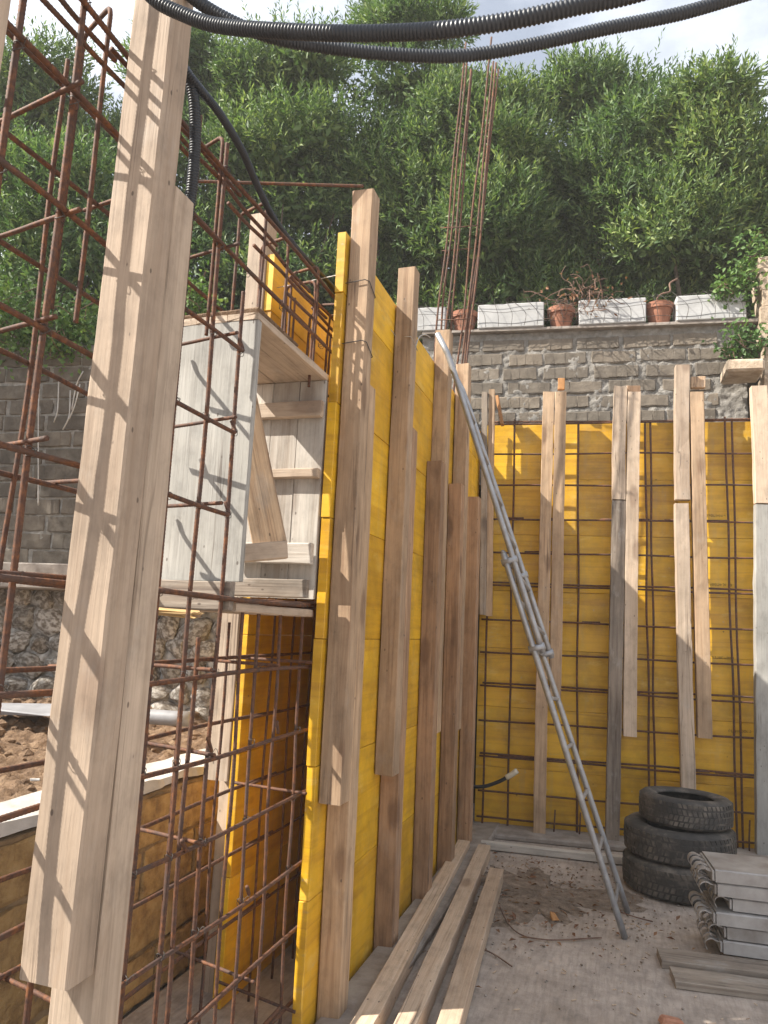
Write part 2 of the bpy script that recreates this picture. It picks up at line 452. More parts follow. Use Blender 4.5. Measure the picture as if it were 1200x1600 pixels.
def tube_arrays(path, radii, sides=6, closed_ends=True):
    """swept tube; path (n,3), radii scalar or (n,)"""
    path = np.asarray(path, float); n = len(path)
    radii = np.full(n, radii, float) if np.isscalar(radii) else np.asarray(radii, float)
    T = np.gradient(path, axis=0); T /= np.linalg.norm(T, axis=1)[:, None] + 1e-9
    ref = np.array([0, 0, 1.0]) if abs(T[0, 2]) < 0.9 else np.array([1.0, 0, 0])
    N = np.zeros_like(path); v = ref - T[0] * (ref @ T[0]); v /= np.linalg.norm(v)
    for i in range(n):
        v = v - T[i] * (v @ T[i]); v /= np.linalg.norm(v) + 1e-9; N[i] = v
    B = np.cross(T, N)
    a = np.linspace(0, 2 * math.pi, sides, endpoint=False)
    V = path[:, None, :] + radii[:, None, None] * (np.cos(a)[None, :, None] * N[:, None, :] + np.sin(a)[None, :, None] * B[:, None, :])
    V = V.reshape(-1, 3)
    i = np.arange(n - 1)[:, None] * sides; j = np.arange(sides)[None, :]; j2 = (j + 1) % sides
    Fq = np.stack([i + j, i + j2, i + sides + j2, i + sides + j], -1).reshape(-1, 4).tolist()
    if closed_ends:
        Fq.append(list(range(sides))[::-1]); Fq.append([(n - 1) * sides + k for k in range(sides)])
    return V, Fq


def join_arrays(parts):
    vs, fs, o = [], [], 0
    for V, Fq in parts:
        vs.append(V); fs += [[k + o for k in f] for f in Fq]; o += len(V)
    return np.concatenate(vs), fs


def round_corners(pts, r=0.03):
    pts = [Vector(p) for p in pts]; out = [pts[0]]
    for i in range(1, len(pts) - 1):
        a, b, c = pts[i - 1], pts[i], pts[i + 1]
        d1, d2 = (a - b).normalized(), (c - b).normalized()
        for t in (0, .25, .5, .75, 1):
            p = b + d1 * r; q = b + d2 * r
            out.append(p * (1 - t) ** 2 + b * 2 * t * (1 - t) + q * t * t)
    out.append(pts[-1])
    return out


def bar_arrays(pts, r=0.006, ribbed=True, wob=0.004, seed=None):
    rg = random.Random(seed if seed is not None else RND.random())
    P = resample(pts, 0.0055 if ribbed else 0.12)
    n = len(P)
    u = np.linspace(0, 1, n)
    L = np.linalg.norm(P[-1] - P[0])
    for k in range(3):
        ph, fr = rg.uniform(0, 6.28), rg.uniform(0.8, 2.0)
        P[:, k] += wob * np.sin(u * 6.28 * fr * max(1, L / 2.5) + ph) * np.sin(u * math.pi)
    R = np.full(n, r)
    if ribbed: R[::2] *= 1.12
    return tube_arrays(P, R, 6)


def bar(name, pts, parent, r=0.006, ribbed=True, wob=0.004, mat='rust', **kw):
    V, Fq = bar_arrays(pts, r, ribbed, wob)
    return ob(name, mesh_np(name, V, Fq, True), M[mat], parent, None, **kw)


def tubes(name, curves, mat, parent=None, sides=5, **kw):
    """several thin curves that are one piece of material: curves = [(path, radius)]"""
    V, Fq = join_arrays([tube_arrays(p, r, sides) for p, r in curves])
    return ob(name, mesh_np(name, V, Fq, True), M[mat], parent, None, **kw)


# ------------------------------------------------------------------ ground and terraces
def heightfield(name, x0, x1, y0, y1, nx, ny, fn, mat, kind='structure', **kw):
    xs, ys = np.linspace(x0, x1, nx), np.linspace(y0, y1, ny)
    X, Y = np.meshgrid(xs, ys); Z = fn(X, Y)
    V = np.stack([X, Y, Z], -1).reshape(-1, 3)
    i = np.arange(ny - 1)[:, None] * nx + np.arange(nx - 1)[None, :]
    Fq = np.stack([i, i + 1, i + nx + 1, i + nx], -1).reshape(-1, 4)
    return ob(name, mesh_np(name, V, Fq, True), M[mat], None, None, kind=kind, **kw)


def vnoise(X, Y, scale, seed=0):
    """cheap smooth value noise"""
    rg = np.random.default_rng(seed); N = 64
    g = rg.random((N, N))
    x, y = X * scale, Y * scale
    xi, yi = np.floor(x).astype(int), np.floor(y).astype(int)
    fx, fy = x - xi, y - yi
    fx, fy = fx * fx * (3 - 2 * fx), fy * fy * (3 - 2 * fy)
    a, b = g[yi % N, xi % N], g[yi % N, (xi + 1) % N]
    c, d = g[(yi + 1) % N, xi % N], g[(yi + 1) % N, (xi + 1) % N]
    return (a * (1 - fx) + b * fx) * (1 - fy) + (c * (1 - fx) + d * fx) * fy - 0.5


heightfield('ground', -600, 600, -600, 600, 2, 2, lambda X, Y: X * 0 - 0.03, 'ground')
heightfield('concrete_floor', -1.86, 4.0, -2.5, 7.3, 120, 200, lambda X, Y: 0.006 * vnoise(X, Y, 2.2, 1) + 0.003 * vnoise(X, Y, 9, 2), 'ground')
heightfield('soil_bank', -9.0, -2.02, -2.0, 5.6, 420, 420,
            lambda X, Y: 0.80 + 0.10 * np.clip((-X - 2.1) / 1.5, 0, 1) + 0.07 * vnoise(X, Y, 1.4, 3) + 0.04 * vnoise(X, Y, 5, 4) + 0.045 * vnoise(X, Y, 14, 5) + 0.03 * vnoise(X, Y, 33, 6) + 0.02 * vnoise(X, Y, 70, 7), 'soil')
# upper garden behind the retaining wall
_tb = bmesh.new()
_tv = [(-30, 5.0), (-1.9, 5.42), (-1.9, 7.05), (30, 10.2), (30, 40), (-30, 40)]
_lo = [_tb.verts.new((x, y, -0.02)) for x, y in _tv]; _hi = [_tb.verts.new((x, y, 3.75 if i < 2 else 4.40)) for i, (x, y) in enumerate(_tv)]
_tb.faces.new(_hi)
for i in range(6): _tb.faces.new((_lo[i], _lo[(i + 1) % 6], _hi[(i + 1) % 6], _hi[i]))
ob('garden_terrace', _tb, M['terrace'], kind='structure')

# crumbs of stone and clods on the soil bank
_parts = []
for i in range(900):
    x, y = RND.uniform(-5.5, -2.15), RND.uniform(1.0, 5.0)
    s = RND.choice([0.012, 0.018, 0.025, 0.04])
    b = bmesh.new(); bmesh.ops.create_icosphere(b, subdivisions=1, radius=s)
    z = float(0.80 + 0.10 * np.clip((-x - 2.1) / 1.5, 0, 1) + 0.07 * vnoise(np.array(x), np.array(y), 1.4, 3) + 0.04 * vnoise(np.array(x), np.array(y), 5, 4) + 0.045 * vnoise(np.array(x), np.array(y), 14, 5))
    V = np.array([(v.co.x * RND.uniform(.7, 1.3) + x, v.co.y * RND.uniform(.7, 1.3) + y, v.co.z * RND.uniform(.5, 1.0) + z + s * .3) for v in b.verts])
    Fq = [[v.index for v in f.verts] for f in b.faces]; b.free()
    _parts.append((V, Fq))
ob('soil_clods', mesh_np('clods', *join_arrays(_parts)), M['soil'], kind='stuff')

# ------------------------------------------------------------------ retaining wall of tuff blocks (two stretches)
def rough_slab(name, W_, H_, amp, mat, parent, mw, nx, ny, seed, depth=0.3):
    """mortar core: front face (local -y) uneven"""
    xs, zs = np.linspace(0, W_, nx), np.linspace(0, H_, ny)
    X, Z = np.meshgrid(xs, zs)
    Yd = -amp * (vnoise(X, Z, 9, seed) + 0.8 * vnoise(X, Z, 25, seed + 1) + 0.5 * vnoise(X, Z, 55, seed + 2))
    V = np.stack([X, Yd, Z], -1).reshape(-1, 3)
    i = np.arange(ny - 1)[:, None] * nx + np.arange(nx - 1)[None, :]
    Fq = np.stack([i, i + 1, i + nx + 1, i + nx], -1).reshape(-1, 4).tolist()
    n = len(V)
    V = np.concatenate([V, np.array([[0, depth, 0], [W_, depth, 0], [W_, depth, H_], [0, depth, H_]])])
    bl, br_, tr_, tl = 0, nx - 1, nx * ny - 1, nx * (ny - 1)
    Fq += [[n, n + 1, br_, bl], [n + 1, n + 2, tr_, br_], [n + 2, n + 3, tl, tr_], [n + 3, n, bl, tl], [n + 1, n, n + 3, n + 2]]
    return ob(name, mesh_np(name, V, Fq, True), M[mat], parent, mw)


def block_variant(w, d, h, seed):
    """tuff block with worn, uneven edges; origin at the back centre, face towards local -y"""
    rg = random.Random(seed)
    b = bmesh.new(); bmesh.ops.create_cube(b, size=1)
    for v in b.verts: v.co = Vector((v.co.x * w, v.co.y * d, v.co.z * h))
    bmesh.ops.subdivide_edges(b, edges=[e for e in b.edges if abs(e.verts[0].co.x - e.verts[1].co.x) > w * .5], cuts=3)
    bmesh.ops.bevel(b, geom=[e for e in b.edges if all(v.co.y < 0 for v in e.verts) and (abs(e.verts[0].co.z) > h * .4 and abs(e.verts[1].co.z) > h * .4)], offset=0.006, segments=1, affect='EDGES')
    for v in b.verts: v.co += Vector((rg.uniform(-.005, .005), rg.uniform(-.004, .004), rg.uniform(-.006, .006)))
    me = bpy.data.meshes.new('block'); b.to_mesh(me); b.free()
    return me


def wall_of_blocks(name, label, x0, x1, yfn, ang, z0, z1, bw, bh, joint, mat, mortar, seed, top_jit=0.0, amp=0.016):
    rg = random.Random(seed)
    base = Vector((x0, yfn(x0), z0))
    t = thing(name, base, label, 'wall')
    rot = Matrix.Rotation(ang, 4, 'Z'); L = (x1 - x0) / math.cos(ang)
    mw = Matrix.Translation(base) @ rot
    rough_slab('mortar', L, z1 - z0, amp, mortar, t, mw, int(L / .014), int((z1 - z0) / .014), seed)
    var = [block_variant(bw * f, 0.10, bh, seed * 10 + i) for i, f in enumerate((1, 1, 0.97, 1.03, 0.78, 0.55))]
    for me in var: me.materials.append(M[mat])
    wd = [bw, bw, bw * .97, bw * 1.03, bw * .78, bw * .55]
    rows = int(round((z1 - z0) / (bh + joint)))
    for k in range(rows):
        x = -rg.uniform(0.0, bw * .8) if k % 2 else -rg.uniform(0, bw * .4)
        z = k * (bh + joint) + bh / 2 + joint * .5
        while x < L:
            i = rg.choices(range(6), (5, 5, 4, 4, 2, 1))[0]
            xc = x + wd[i] / 2
            if xc - wd[i] / 2 > -0.02 and xc + wd[i] / 2 < L + 0.04:
                m2 = mw @ Matrix.Translation((xc, 0.05 - rg.uniform(0.008, 0.016), z + rg.uniform(-.006, .006))) @ Matrix.Rotation(rg.uniform(-.018, .018), 4, 'Y')
                ob('block', var[i], None, t, m2)
            x += wd[i] + joint * rg.uniform(0.6, 2.2)
    return t, mw


ANG = math.atan(0.1)
wr, mwr = wall_of_blocks('retaining_wall', 'grey tuff block retaining wall with rough mortar joints behind the yellow back formwork', -1.88, 1.10, lambda x: 7.0 + .1 * x, ANG, 2.95, 4.46, 0.40, 0.112, 0.034, 'brick', 'mortar', 21, amp=0.022)
box('coping', (-1.9, 6.90, 4.462), (1.2, 7.26, 4.492), 'ledge', wr, 0.004, 0.004, skew=ANG)
wl_, mwl = wall_of_blocks('retaining_wall', 'dark tuff block wall on the left, tree shade put into its block colour, above a rubble stone base', -7.4, -1.72, lambda x: 5.35 + .1 * x, ANG, 1.93, 3.82, 0.40, 0.122, 0.020, 'brick_shaded', 'mortar', 22, amp=0.014)
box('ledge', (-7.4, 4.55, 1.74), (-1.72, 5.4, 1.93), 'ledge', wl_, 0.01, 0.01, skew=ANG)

# rubble base of the left wall
rb = thing('rubble_wall', (-7.4, 5.35 - .74, 0.5), 'whitewashed rubble stone wall base under the dark tuff block wall', 'wall')
mwb = Matrix.Translation((-7.4, 5.35 - .74 + 0.02, 0.5)) @ Matrix.Rotation(ANG, 4, 'Z')
rough_slab('mortar', 5.7, 1.24, 0.05, 'stone_mortar', rb, mwb, 230, 56, 31, 0.28)
stone_var = []
for i in range(9):
    b = bmesh.new(); bmesh.ops.create_icosphere(b, subdivisions=2, radius=0.5)
    rg = random.Random(400 + i)
    planes = [(Vector((rg.uniform(-1, 1), rg.uniform(-.9, .3), rg.uniform(-1, 1))).normalized(), rg.uniform(.30, .42)) for _ in range(9)]
    for v in b.verts:
        for nrm, dd in planes:
            q = v.co.dot(nrm)
            if q > dd: v.co -= nrm * (q - dd) * .92
        v.co += Vector((rg.uniform(-.02, .02), rg.uniform(-.02, .02), rg.uniform(-.02, .02)))
    me = bpy.data.meshes.new('stone'); b.to_mesh(me); b.free(); me.materials.append(M['stone']); stone_var.append(me)
rg = random.Random(77)
zz = 0.06
while zz < 1.22:
    hh = rg.uniform(0.13, 0.20); x = rg.uniform(1.2, 1.4)
    while x < 5.65:
        ww = rg.uniform(0.15, 0.30)
        m2 = mwb @ Matrix.Translation((x + ww / 2, -0.012, zz + hh / 2 + rg.uniform(-.03, .03))) @ Matrix.Rotation(rg.uniform(-.5, .5), 4, 'Y') @ Matrix.Diagonal((ww * 1.22, 0.16, hh * 1.28, 1))
        ob('stone', rg.choice(stone_var), None, rb, m2)
        x += ww * .98
    zz += hh * .95

# low ochre wall on the left, white screed on top
lw = thing('low_wall', (-2.0, -0.6, 0.0), 'low ochre tuff block wall with pale mortar top, behind the near rebar cage', 'wall')
mlw = Matrix.Translation((-1.88, -0.6, 0.0)) @ Matrix.Rotation(math.pi / 2, 4, 'Z')
rough_slab('mortar', 5.6, 0.83, 0.018, 'ochre_mortar', lw, mlw, 220, 40, 51, 0.23)
bv = [block_variant(0.37 * f, 0.10, 0.185, 900 + i) for i, f in enumerate((1, .96, 1.02, .7))]
for me in bv: me.materials.append(M['ochre'])
rg = random.Random(5)
for k in range(4):
    x = -rg.uniform(0, .3)
    while x < 5.4:
        i = rg.choices(range(4), (4, 4, 4, 1))[0]; w_ = .37 * (1, .96, 1.02, .7)[i]
        if x > 0: ob('block', bv[i], None, lw, mlw @ Matrix.Translation((x + w_ / 2, 0.05 - rg.uniform(.008, .02), 0.105 + k * .205)))
        x += w_ + rg.uniform(.008, .02)
nx_ = 200
xs = np.linspace(-0.6, 5.0, nx_)
edge1 = -1.865 + 0.03 * vnoise(xs, xs * 0, 6, 8) + 0.02 * vnoise(xs, xs * 0, 19, 9)
edge0 = -2.12 + 0.05 * vnoise(xs, xs * 0, 4, 10)
V = np.concatenate([np.stack([edge0, xs, xs * 0 + .80], 1), np.stack([edge0 + .01, xs, .885 + .012 * vnoise(xs, xs * 0, 9, 12)], 1),
                    np.stack([edge1 - .012, xs, .880 + .012 * vnoise(xs, xs * 0, 9, 13)], 1), np.stack([edge1, xs, .845 + .03 * vnoise(xs, xs * 0, 7, 14)], 1)])
Fq = []
for r_ in range(3):
    for i in range(nx_ - 1): Fq.append([r_ * nx_ + i, r_ * nx_ + i + 1, (r_ + 1) * nx_ + i + 1, (r_ + 1) * nx_ + i][::-1])
ob('mortar_top', mesh_np('mortar_top', V, Fq), M['white_top'], lw)

# stone pillar and corbel slab at the right end
pl = thing('stone_pillar', (1.36, 7.1, 3.6), 'tan weathered stone pillar at the right end of the retaining wall', 'pillar')
for k in range(9):
    w_ = RND.uniform(.28, .34)
    _seed[0] += 1
    b_me = block_variant(w_, .32, .155, _seed[0]); b_me.materials.append(M['tan_stone'])
    ob('stone', b_me, None, pl, Matrix.Translation((1.37 + RND.uniform(-.02, .02), 7.12 + RND.uniform(-.02, .02), 3.68 + k * .16)) @ Matrix.Rotation(RND.uniform(-.06, .06), 4, 'Z'))
_c = on_y(1132, 582, 6.75); _d = on_y(1186, 590, 6.75)
sl = box('corbel_slab', (_c.x, 6.62, _c.z - .035), (_d.x + .03, 7.0, _c.z + .075), 'tan_stone', None, 0.02, 0.012,
         'tan stone corbel slab jutting from the right end of the block wall', 'slab')

# ------------------------------------------------------------------ coping blocks, pots, net, dead vine
def cop(px, py): return on_y(px, py, 6.93, 0.1)


for (a, b, lab, nm) in ((640, 694, 'short grey-white stone block on the wall top beside the column bars', 0), (745, 848, 'long white stone block on the wall top right of the column bars', 1),
                        (903, 1008, 'white stone block on the wall top under the dead brown vine', 2), (1056, 1165, 'white stone block at the right end of the wall top under bent wire netting', 3)):
    p, q = cop(a, 513), cop(b, 513)
    ob('coping_block', box_mesh((q - p).length, .2, .245, .008, .003, nm), M['white_block'], None,
       Matrix.Translation((p + q) / 2 + Vector((0, .09, 4.495 + .123 - (p.z + q.z) / 2))) @ Matrix.Rotation(ANG, 4, 'Z'), lab, 'block', 'white blocks along the wall top')


def lathe(prof, n=28):
    vs, fs = [], []
    for r_, z in prof:
        for k in range(n):
            a = 2 * math.pi * k / n; vs.append((r_ * math.cos(a), r_ * math.sin(a), z))
    for i in range(len(prof) - 1):
        for k in range(n):
            a, b = i * n + k, i * n + (k + 1) % n; fs.append((a, b, b + n, a + n))
    return vs, fs


for px, lab in ((722, 'terracotta pot on the wall top hidden behind the rusty column bars'), (875, 'terracotta pot on the wall top wrapped in dead brown vine'), (1031, 'terracotta pot with a bare twisted stem on the wall top')):
    p = cop(px, 513); p.y += .12; p.z = 4.494
    t = thing('plant_pot', p, lab, 'plant pot', 'terracotta pots on the wall top')
    s = 1.0
    v, f = lathe([(0.0, 0), (.085, 0), (.118, .15), (.118, .155), (.132, .155), (.136, .21), (.124, .212), (.118, .17), (0.0, .17)])
    ob('pot_body', mesh_np('pot', v, f, False), M['terracotta'], t, Matrix.Translation(p))
    v, f = lathe([(0.0, .176), (.117, .176), (.117, .172)])
    ob('potting_soil', mesh_np('soil', v, f), M['terrace'], t, Matrix.Translation(p))
    if px == 1031:
        st = [p + Vector(q) for q in ((0, 0, .15), (-.02, -.05, .25), (.02, -.06, .30), (.10, -.04, .33), (.10, -.02, .42), (.17, 0, .47))]
        tubes('stem', [(smooth_pts(st, .02), .009)], 'twig', t)
# wire netting draped over the blocks
net = []
for i in range(26):
    u = -1.85 + i * .122
    y = 6.93 + .1 * u
    lean = .10 + .05 * math.sin(i * 1.7)
    net.append((smooth_pts([(u, y - .03, 4.50), (u + .015 * math.sin(i), y - .05, 4.62), (u - lean * .7, y - .02, 4.75), (u - lean, y + .10, 4.82 + .03 * math.sin(i * 2.3))], .03), .0022))
for k, (h, dy) in enumerate(((.03, -.035), (.14, -.055), (.235, -.03))):
    net.append((smooth_pts([(-1.9 + j * .16, 6.93 + .1 * (-1.9 + j * .16) + dy, 4.50 + h + .012 * math.sin(j * 1.9 + k)) for j in range(20)], .04), .0022))
tubes('wire_netting', net, 'wire', label='thin wire netting draped over the white blocks on the wall top', cat='netting', sides=4)
# dead vine tangle
vine = []
c0 = cop(905, 470)
for i in range(60):
    s = c0 + Vector((RND.gauss(0, .15), RND.uniform(-.12, .12), RND.gauss(.02, .09)))
    pts = [s]
    dv = Vector((RND.uniform(-1, 1), RND.uniform(-.5, .5), RND.uniform(-.8, .8))).normalized()
    for k in range(RND.randint(4, 8)):
        dv = (dv + Vector((RND.gauss(0, .5), RND.gauss(0, .35), RND.gauss(-.06, .5)))).normalized()
        pts.append(pts[-1] + dv * RND.uniform(.03, .065))
    vine.append((smooth_pts(pts, .03), RND.choice((.002, .003, .0045))))
dvn = thing('dead_vine', c0, 'tangle of dead brown vine hanging over the wall top between two pots', 'vine')
tubes('stems', vine, 'twig', dvn, sides=4)


def leaf_cloud(P, D, U, length, width, fold=0.25):
    """P base points, D leaf directions, U approximate normals -> two folded triangles per leaf"""
    n = len(P)
    D = D / (np.linalg.norm(D, axis=1)[:, None] + 1e-9)
    S = np.cross(D, U); S /= np.linalg.norm(S, axis=1)[:, None] + 1e-9
    Nn = np.cross(S, D)
    Lh = length[:, None]; Wd = width[:, None]
    mid = P + D * Lh * .45
    V = np.stack([P, mid + S * Wd * .5 + Nn * Wd * fold, P + D * Lh - Nn * Lh * .06, mid - S * Wd * .5 + Nn * Wd * fold], 1).reshape(-1, 3)
    i = np.arange(n)[:, None] * 4
    Fq = np.concatenate([i + np.array([[0, 1, 2]]), i + np.array([[0, 2, 3]])], 0)
    return V, Fq


def cloud_mesh(name, V, Fq):
    me = bpy.data.meshes.new(name)
    me.vertices.add(len(V)); me.vertices.foreach_set('co', V.astype(np.float32).ravel())
    nf, k = Fq.shape
    me.loops.add(nf * k); me.loops.foreach_set('vertex_index', Fq.astype(np.int32).ravel())
    me.polygons.add(nf); me.polygons.foreach_set('loop_start', np.arange(0, nf * k, k, dtype=np.int32)); me.polygons.foreach_set('loop_total', np.full(nf, k, np.int32))
    me.update(calc_edges=True); me.validate()
    return me


n = 90
P = np.array([tuple(c0)]) + NPR.normal(0, 1, (n, 3)) * np.array([.24, .08, .13])
V, Fq = leaf_cloud(P, NPR.normal(0, 1, (n, 3)) + [0, 0, -.4], NPR.normal(0, 1, (n, 3)), NPR.uniform(.03, .06, n), NPR.uniform(.015, .03, n))
ob('dry_leaves', cloud_mesh('dry_leaves', V, Fq), M['leaf_dry'], dvn)

# ------------------------------------------------------------------ hedge trees
def shoots(P, Nn, n_leaf, rng, L=(.22, .42), up=.75, leaf=(.055, .125)):
    """leafy shoots starting at P, growing outwards and up"""
    n = len(P)
    D = Nn * .55 + np.array([0, 0, up]) + rng.normal(0, .32, (n, 3)); D /= np.linalg.norm(D, axis=1)[:, None]
    Ls = rng.uniform(*L, n)
    t = np.linspace(0.08, 1, n_leaf)
    B = P[:, None, :] + D[:, None, :] * (Ls[:, None] * t[None, :])[..., None]
    a = (np.arange(n_leaf) * 2.4)[None, :] + rng.uniform(0, 6.28, n)[:, None]
    ref = np.where(np.abs(D[:, 2:3]) < .9, np.array([[0, 0, 1.]]), np.array([[1., 0, 0]]))
    S = np.cross(D, ref); S /= np.linalg.norm(S, axis=1)[:, None]; T = np.cross(D, S)
    rad = np.cos(a)[..., None] * S[:, None, :] + np.sin(a)[..., None] * T[:, None, :]
    open_ = (1.0 - .62 * t)[None, :, None]
    LD = D[:, None, :] * (1.15 - open_ * .7) + rad * open_ + rng.normal(0, .14, (n, n_leaf, 3))
    ll = rng.uniform(*leaf, (n, n_leaf)) * (1 - .35 * t[None, :] ** 3)
    return leaf_cloud(B.reshape(-1, 3), LD.reshape(-1, 3), np.repeat(D[:, None, :], n_leaf, 1).reshape(-1, 3) + rng.normal(0, .25, (n * n_leaf, 3)), ll.ravel(), ll.ravel() * rng.uniform(.24, .34, n * n_leaf))


def hedge_tree(label, cx, cy, z0, top, rx, ry, seed, n_shoot=4300, n_in=13000, group='laurel trees behind the retaining wall'):
    rng = np.random.default_rng(seed)
    t = thing('laurel_tree', (cx, cy, z0), label, 'tree', group)
    H = top - z0
    lobes = []
    for k in range(34):
        h = rng.uniform(.02, .93); prof = min(1.0, 1.25 * (1 - h) ** .45) * min(1, .75 + h)
        a = rng.uniform(0, 6.28); rr = rng.uniform(.25, .80) * prof
        lobes.append((np.array([cx + rx * rr * math.cos(a), cy + ry * rr * math.sin(a), z0 + h * H]) + np.array([0, .95 - 1.55 * h, 0]), np.array([rx, ry, .55]) * rng.uniform(.40, .62) * max(prof, .5)))
    lobes.append((np.array([cx, cy, top - .45]), np.array([rx * .34, ry * .34, .42])))
    Ps, Ns = [], []
    while sum(len(p) for p in Ps) < n_shoot:
        i = rng.integers(len(lobes)); c, r = lobes[i]
        d = rng.normal(0, 1, (60, 3)); d /= np.linalg.norm(d, axis=1)[:, None]
        d = d[(d[:, 2] > -.75) & (d[:, 1] < .55)]
        p = c + d * r * rng.uniform(.78, 1.0, len(d))[:, None]
        keep = np.ones(len(p), bool)
        for j, (c2, r2) in enumerate(lobes):
            if j != i: keep &= (((p - c2) / r2) ** 2).sum(1) > .50
        Ps.append(p[keep]); Ns.append(d[keep])
    P, Nn = np.concatenate(Ps)[:n_shoot], np.concatenate(Ns)[:n_shoot]
    V1, F1 = shoots(P, Nn, 13, rng)
    # thin leaders standing above the crown
    m = 26
    a = rng.uniform(0, 6.28, m); q = np.stack([cx + rx * .6 * np.cos(a) * rng.uniform(.1, 1, m), cy - .3 + ry * .4 * np.sin(a), np.full(m, top - .5)], 1)
    q[:, 2] -= 0.8 * ((q[:, 0] - cx) / rx) ** 2
    V2, F2 = shoots(q, np.zeros((m, 3)), 22, rng, (.4, .75), 1.3, (.06, .10))
    # inner foliage
    li = rng.integers(len(lobes), size=n_in)
    C = np.array([l[0] for l in lobes])[li]; Rr = np.array([l[1] for l in lobes])[li]
    d = rng.normal(0, 1, (n_in, 3)); d /= np.linalg.norm(d, axis=1)[:, None]
    Pi = C + d * Rr * rng.uniform(.05, .85, n_in)[:, None]
    li_ = rng.uniform(.10, .17, n_in)
    V3, F3 = leaf_cloud(Pi, rng.normal(0, 1, (n_in, 3)) + [0, 0, .2], rng.normal(0, 1, (n_in, 3)), li_, li_ * .42)
    # skirt: lower foliage filling down to the terrace
    n_sk = 4200
    Pk = np.stack([rng.uniform(cx - rx, cx + rx, n_sk), rng.uniform(cy + ry * .1, cy + ry * 1.5, n_sk), rng.uniform(z0 + .05, z0 + 2.4, n_sk)], 1)
    lk = rng.uniform(.09, .15, n_sk)
    V4, F4 = leaf_cloud(Pk, rng.normal(0, 1, (n_sk, 3)), rng.normal(0, 1, (n_sk, 3)), lk, lk * .4)
    Vs, Fs, o = [], [], 0
    for Vx, Fx in ((V1, F1), (V2, F2), (V3, F3), (V4, F4)):
        Vs.append(Vx); Fs.append(Fx + o); o += len(Vx)
    ob('crown', cloud_mesh('crown', np.concatenate(Vs), np.concatenate(Fs)), M['leaf'], t)
    base = np.array([cx, cy, z0 - .05]); cur = []
    for k in range(4):
        a = rng.uniform(0, 6.28); tip = np.array([cx + rx * .5 * math.cos(a), cy + ry * .5 * math.sin(a), z0 + H * rng.uniform(.45, .65)])
        pth = smooth_pts([base + [rng.normal(0, .06), rng.normal(0, .06), 0], (base * .6 + tip * .4) + rng.normal(0, .1, 3), tip], .12)
        cur.append((pth, np.linspace(.05, .008, len(pth))))
    V, Fq = join_arrays([tube_arrays(p, r, 7) for p, r in cur])
    ob('trunk', mesh_np('trunk', V, Fq, True), M['bark'], t)
    return t


_spec = [  # photo x of the crown centre, top y, half width in px, label
    (70, 85, 190, 'laurel tree seen through the rebar cage at the far left'),
    (310, 35, 170, 'laurel tree rising right behind the tall double timber post'),
    (470, 15, 160, 'laurel tree under the sagging black conduits'),
    (610, -35, 170, 'tallest laurel tree, reaching the upper edge left of the column bars'),
    (765, 95, 140, 'lower laurel tree behind the tall column bars'),
    (945, 75, 170, 'broad laurel tree right of the column bars'),
    (1075, 130, 150, 'laurel tree above the white block at the right end of the wall'),
    (1215, 235, 150, 'laurel tree cut by the right edge of the picture'),
]
for i, (px, ty, hw, lab) in enumerate(_spec):
    Y = 8.35 + (0.35 if i % 2 else 0.0)
    c = on_y(px, ty, Y, 0.1); e = on_y(px + hw, ty + 250, Y, .1); c2 = on_y(px, ty + 250, Y, .1)
    hedge_tree(lab, c.x, c.y, 4.38 if c.x > -6 else 4.0, c.z - .62, abs(e.x - c2.x) * 1.22, 1.05, 60 + i)
hedge_tree('laurel tree standing left beyond the soil bank', -8.9, 2.3, 0.9, 9.6, 2.2, 1.9, 90, 1200, 3000)
hedge_tree('small laurel tree at the corner of the dark block wall', -6.2, 6.3, 3.75, 6.9, 1.5, .9, 91, 1100, 2500)


def climber(label, spots, seed, mat='leaf_ivy', n=420):
    rng = np.random.default_rng(seed)
    t = thing('climbing_plant', spots[0][0], label, 'plant')
    Pt, cur = [], []
    for c, r in spots:
        c = np.array(tuple(c))
        p = c + rng.normal(0, 1, (int(n * r / .15), 3)) * np.array([r, r * .45, r * .9]); Pt.append(p)
        for k in range(5):
            cur.append((smooth_pts([c + rng.normal(0, r * .8, 3) for _ in range(4)], .03), .003))
    P = np.concatenate(Pt); m = len(P)
    l = rng.uniform(.035, .07, m)
    V, Fq = leaf_cloud(P, rng.normal(0, 1, (m, 3)) + [0, -.3, -.3], rng.normal(0, .6, (m, 3)) + [0, -1, .5], l, l * .6)
    ob('foliage', cloud_mesh('foliage', V, Fq), M[mat], t)
    tubes('stems', cur, 'twig', t, sides=4, kind='stuff')


climber('green climbing plant hanging over the right end of the block wall', [(on_y(1165, 530, 6.85), .10), (on_y(1150, 550, 6.9), .07), (on_y(1160, 440, 7.0), .10), (on_y(1130, 455, 7.0), .06), (on_y(1190, 395, 7.0), .12)], 5)
climber('creeper trailing over the top of the dark block wall', [(on_y(20, 520, 4.8), .16), (on_y(60, 505, 4.8), .14), (on_y(100, 535, 4.85), .13), (on_y(5, 480, 4.8), .18), (on_y(120, 500, 4.9), .14), (on_y(300, 470, 5.2), .12)], 6, n=520)
# bare creeper stems on the dark wall
cur = []
for (a, b, c_) in (((92, 590), (90, 640), (84, 660)), ((110, 610), (108, 650), (98, 672)), ((125, 600), (118, 630), (108, 655)), ((62, 600), (60, 650), (60, 790)), ((130, 580), (120, 600), (112, 640))):
    cur.append((smooth_pts([on_y(p[0], p[1], 5.29, .1) for p in (a, b, c_)], .03), .006))
tubes('bare_creeper_stems', cur, 'wire_light', label='bare dry creeper stems clinging to the dark block wall', cat='vine')

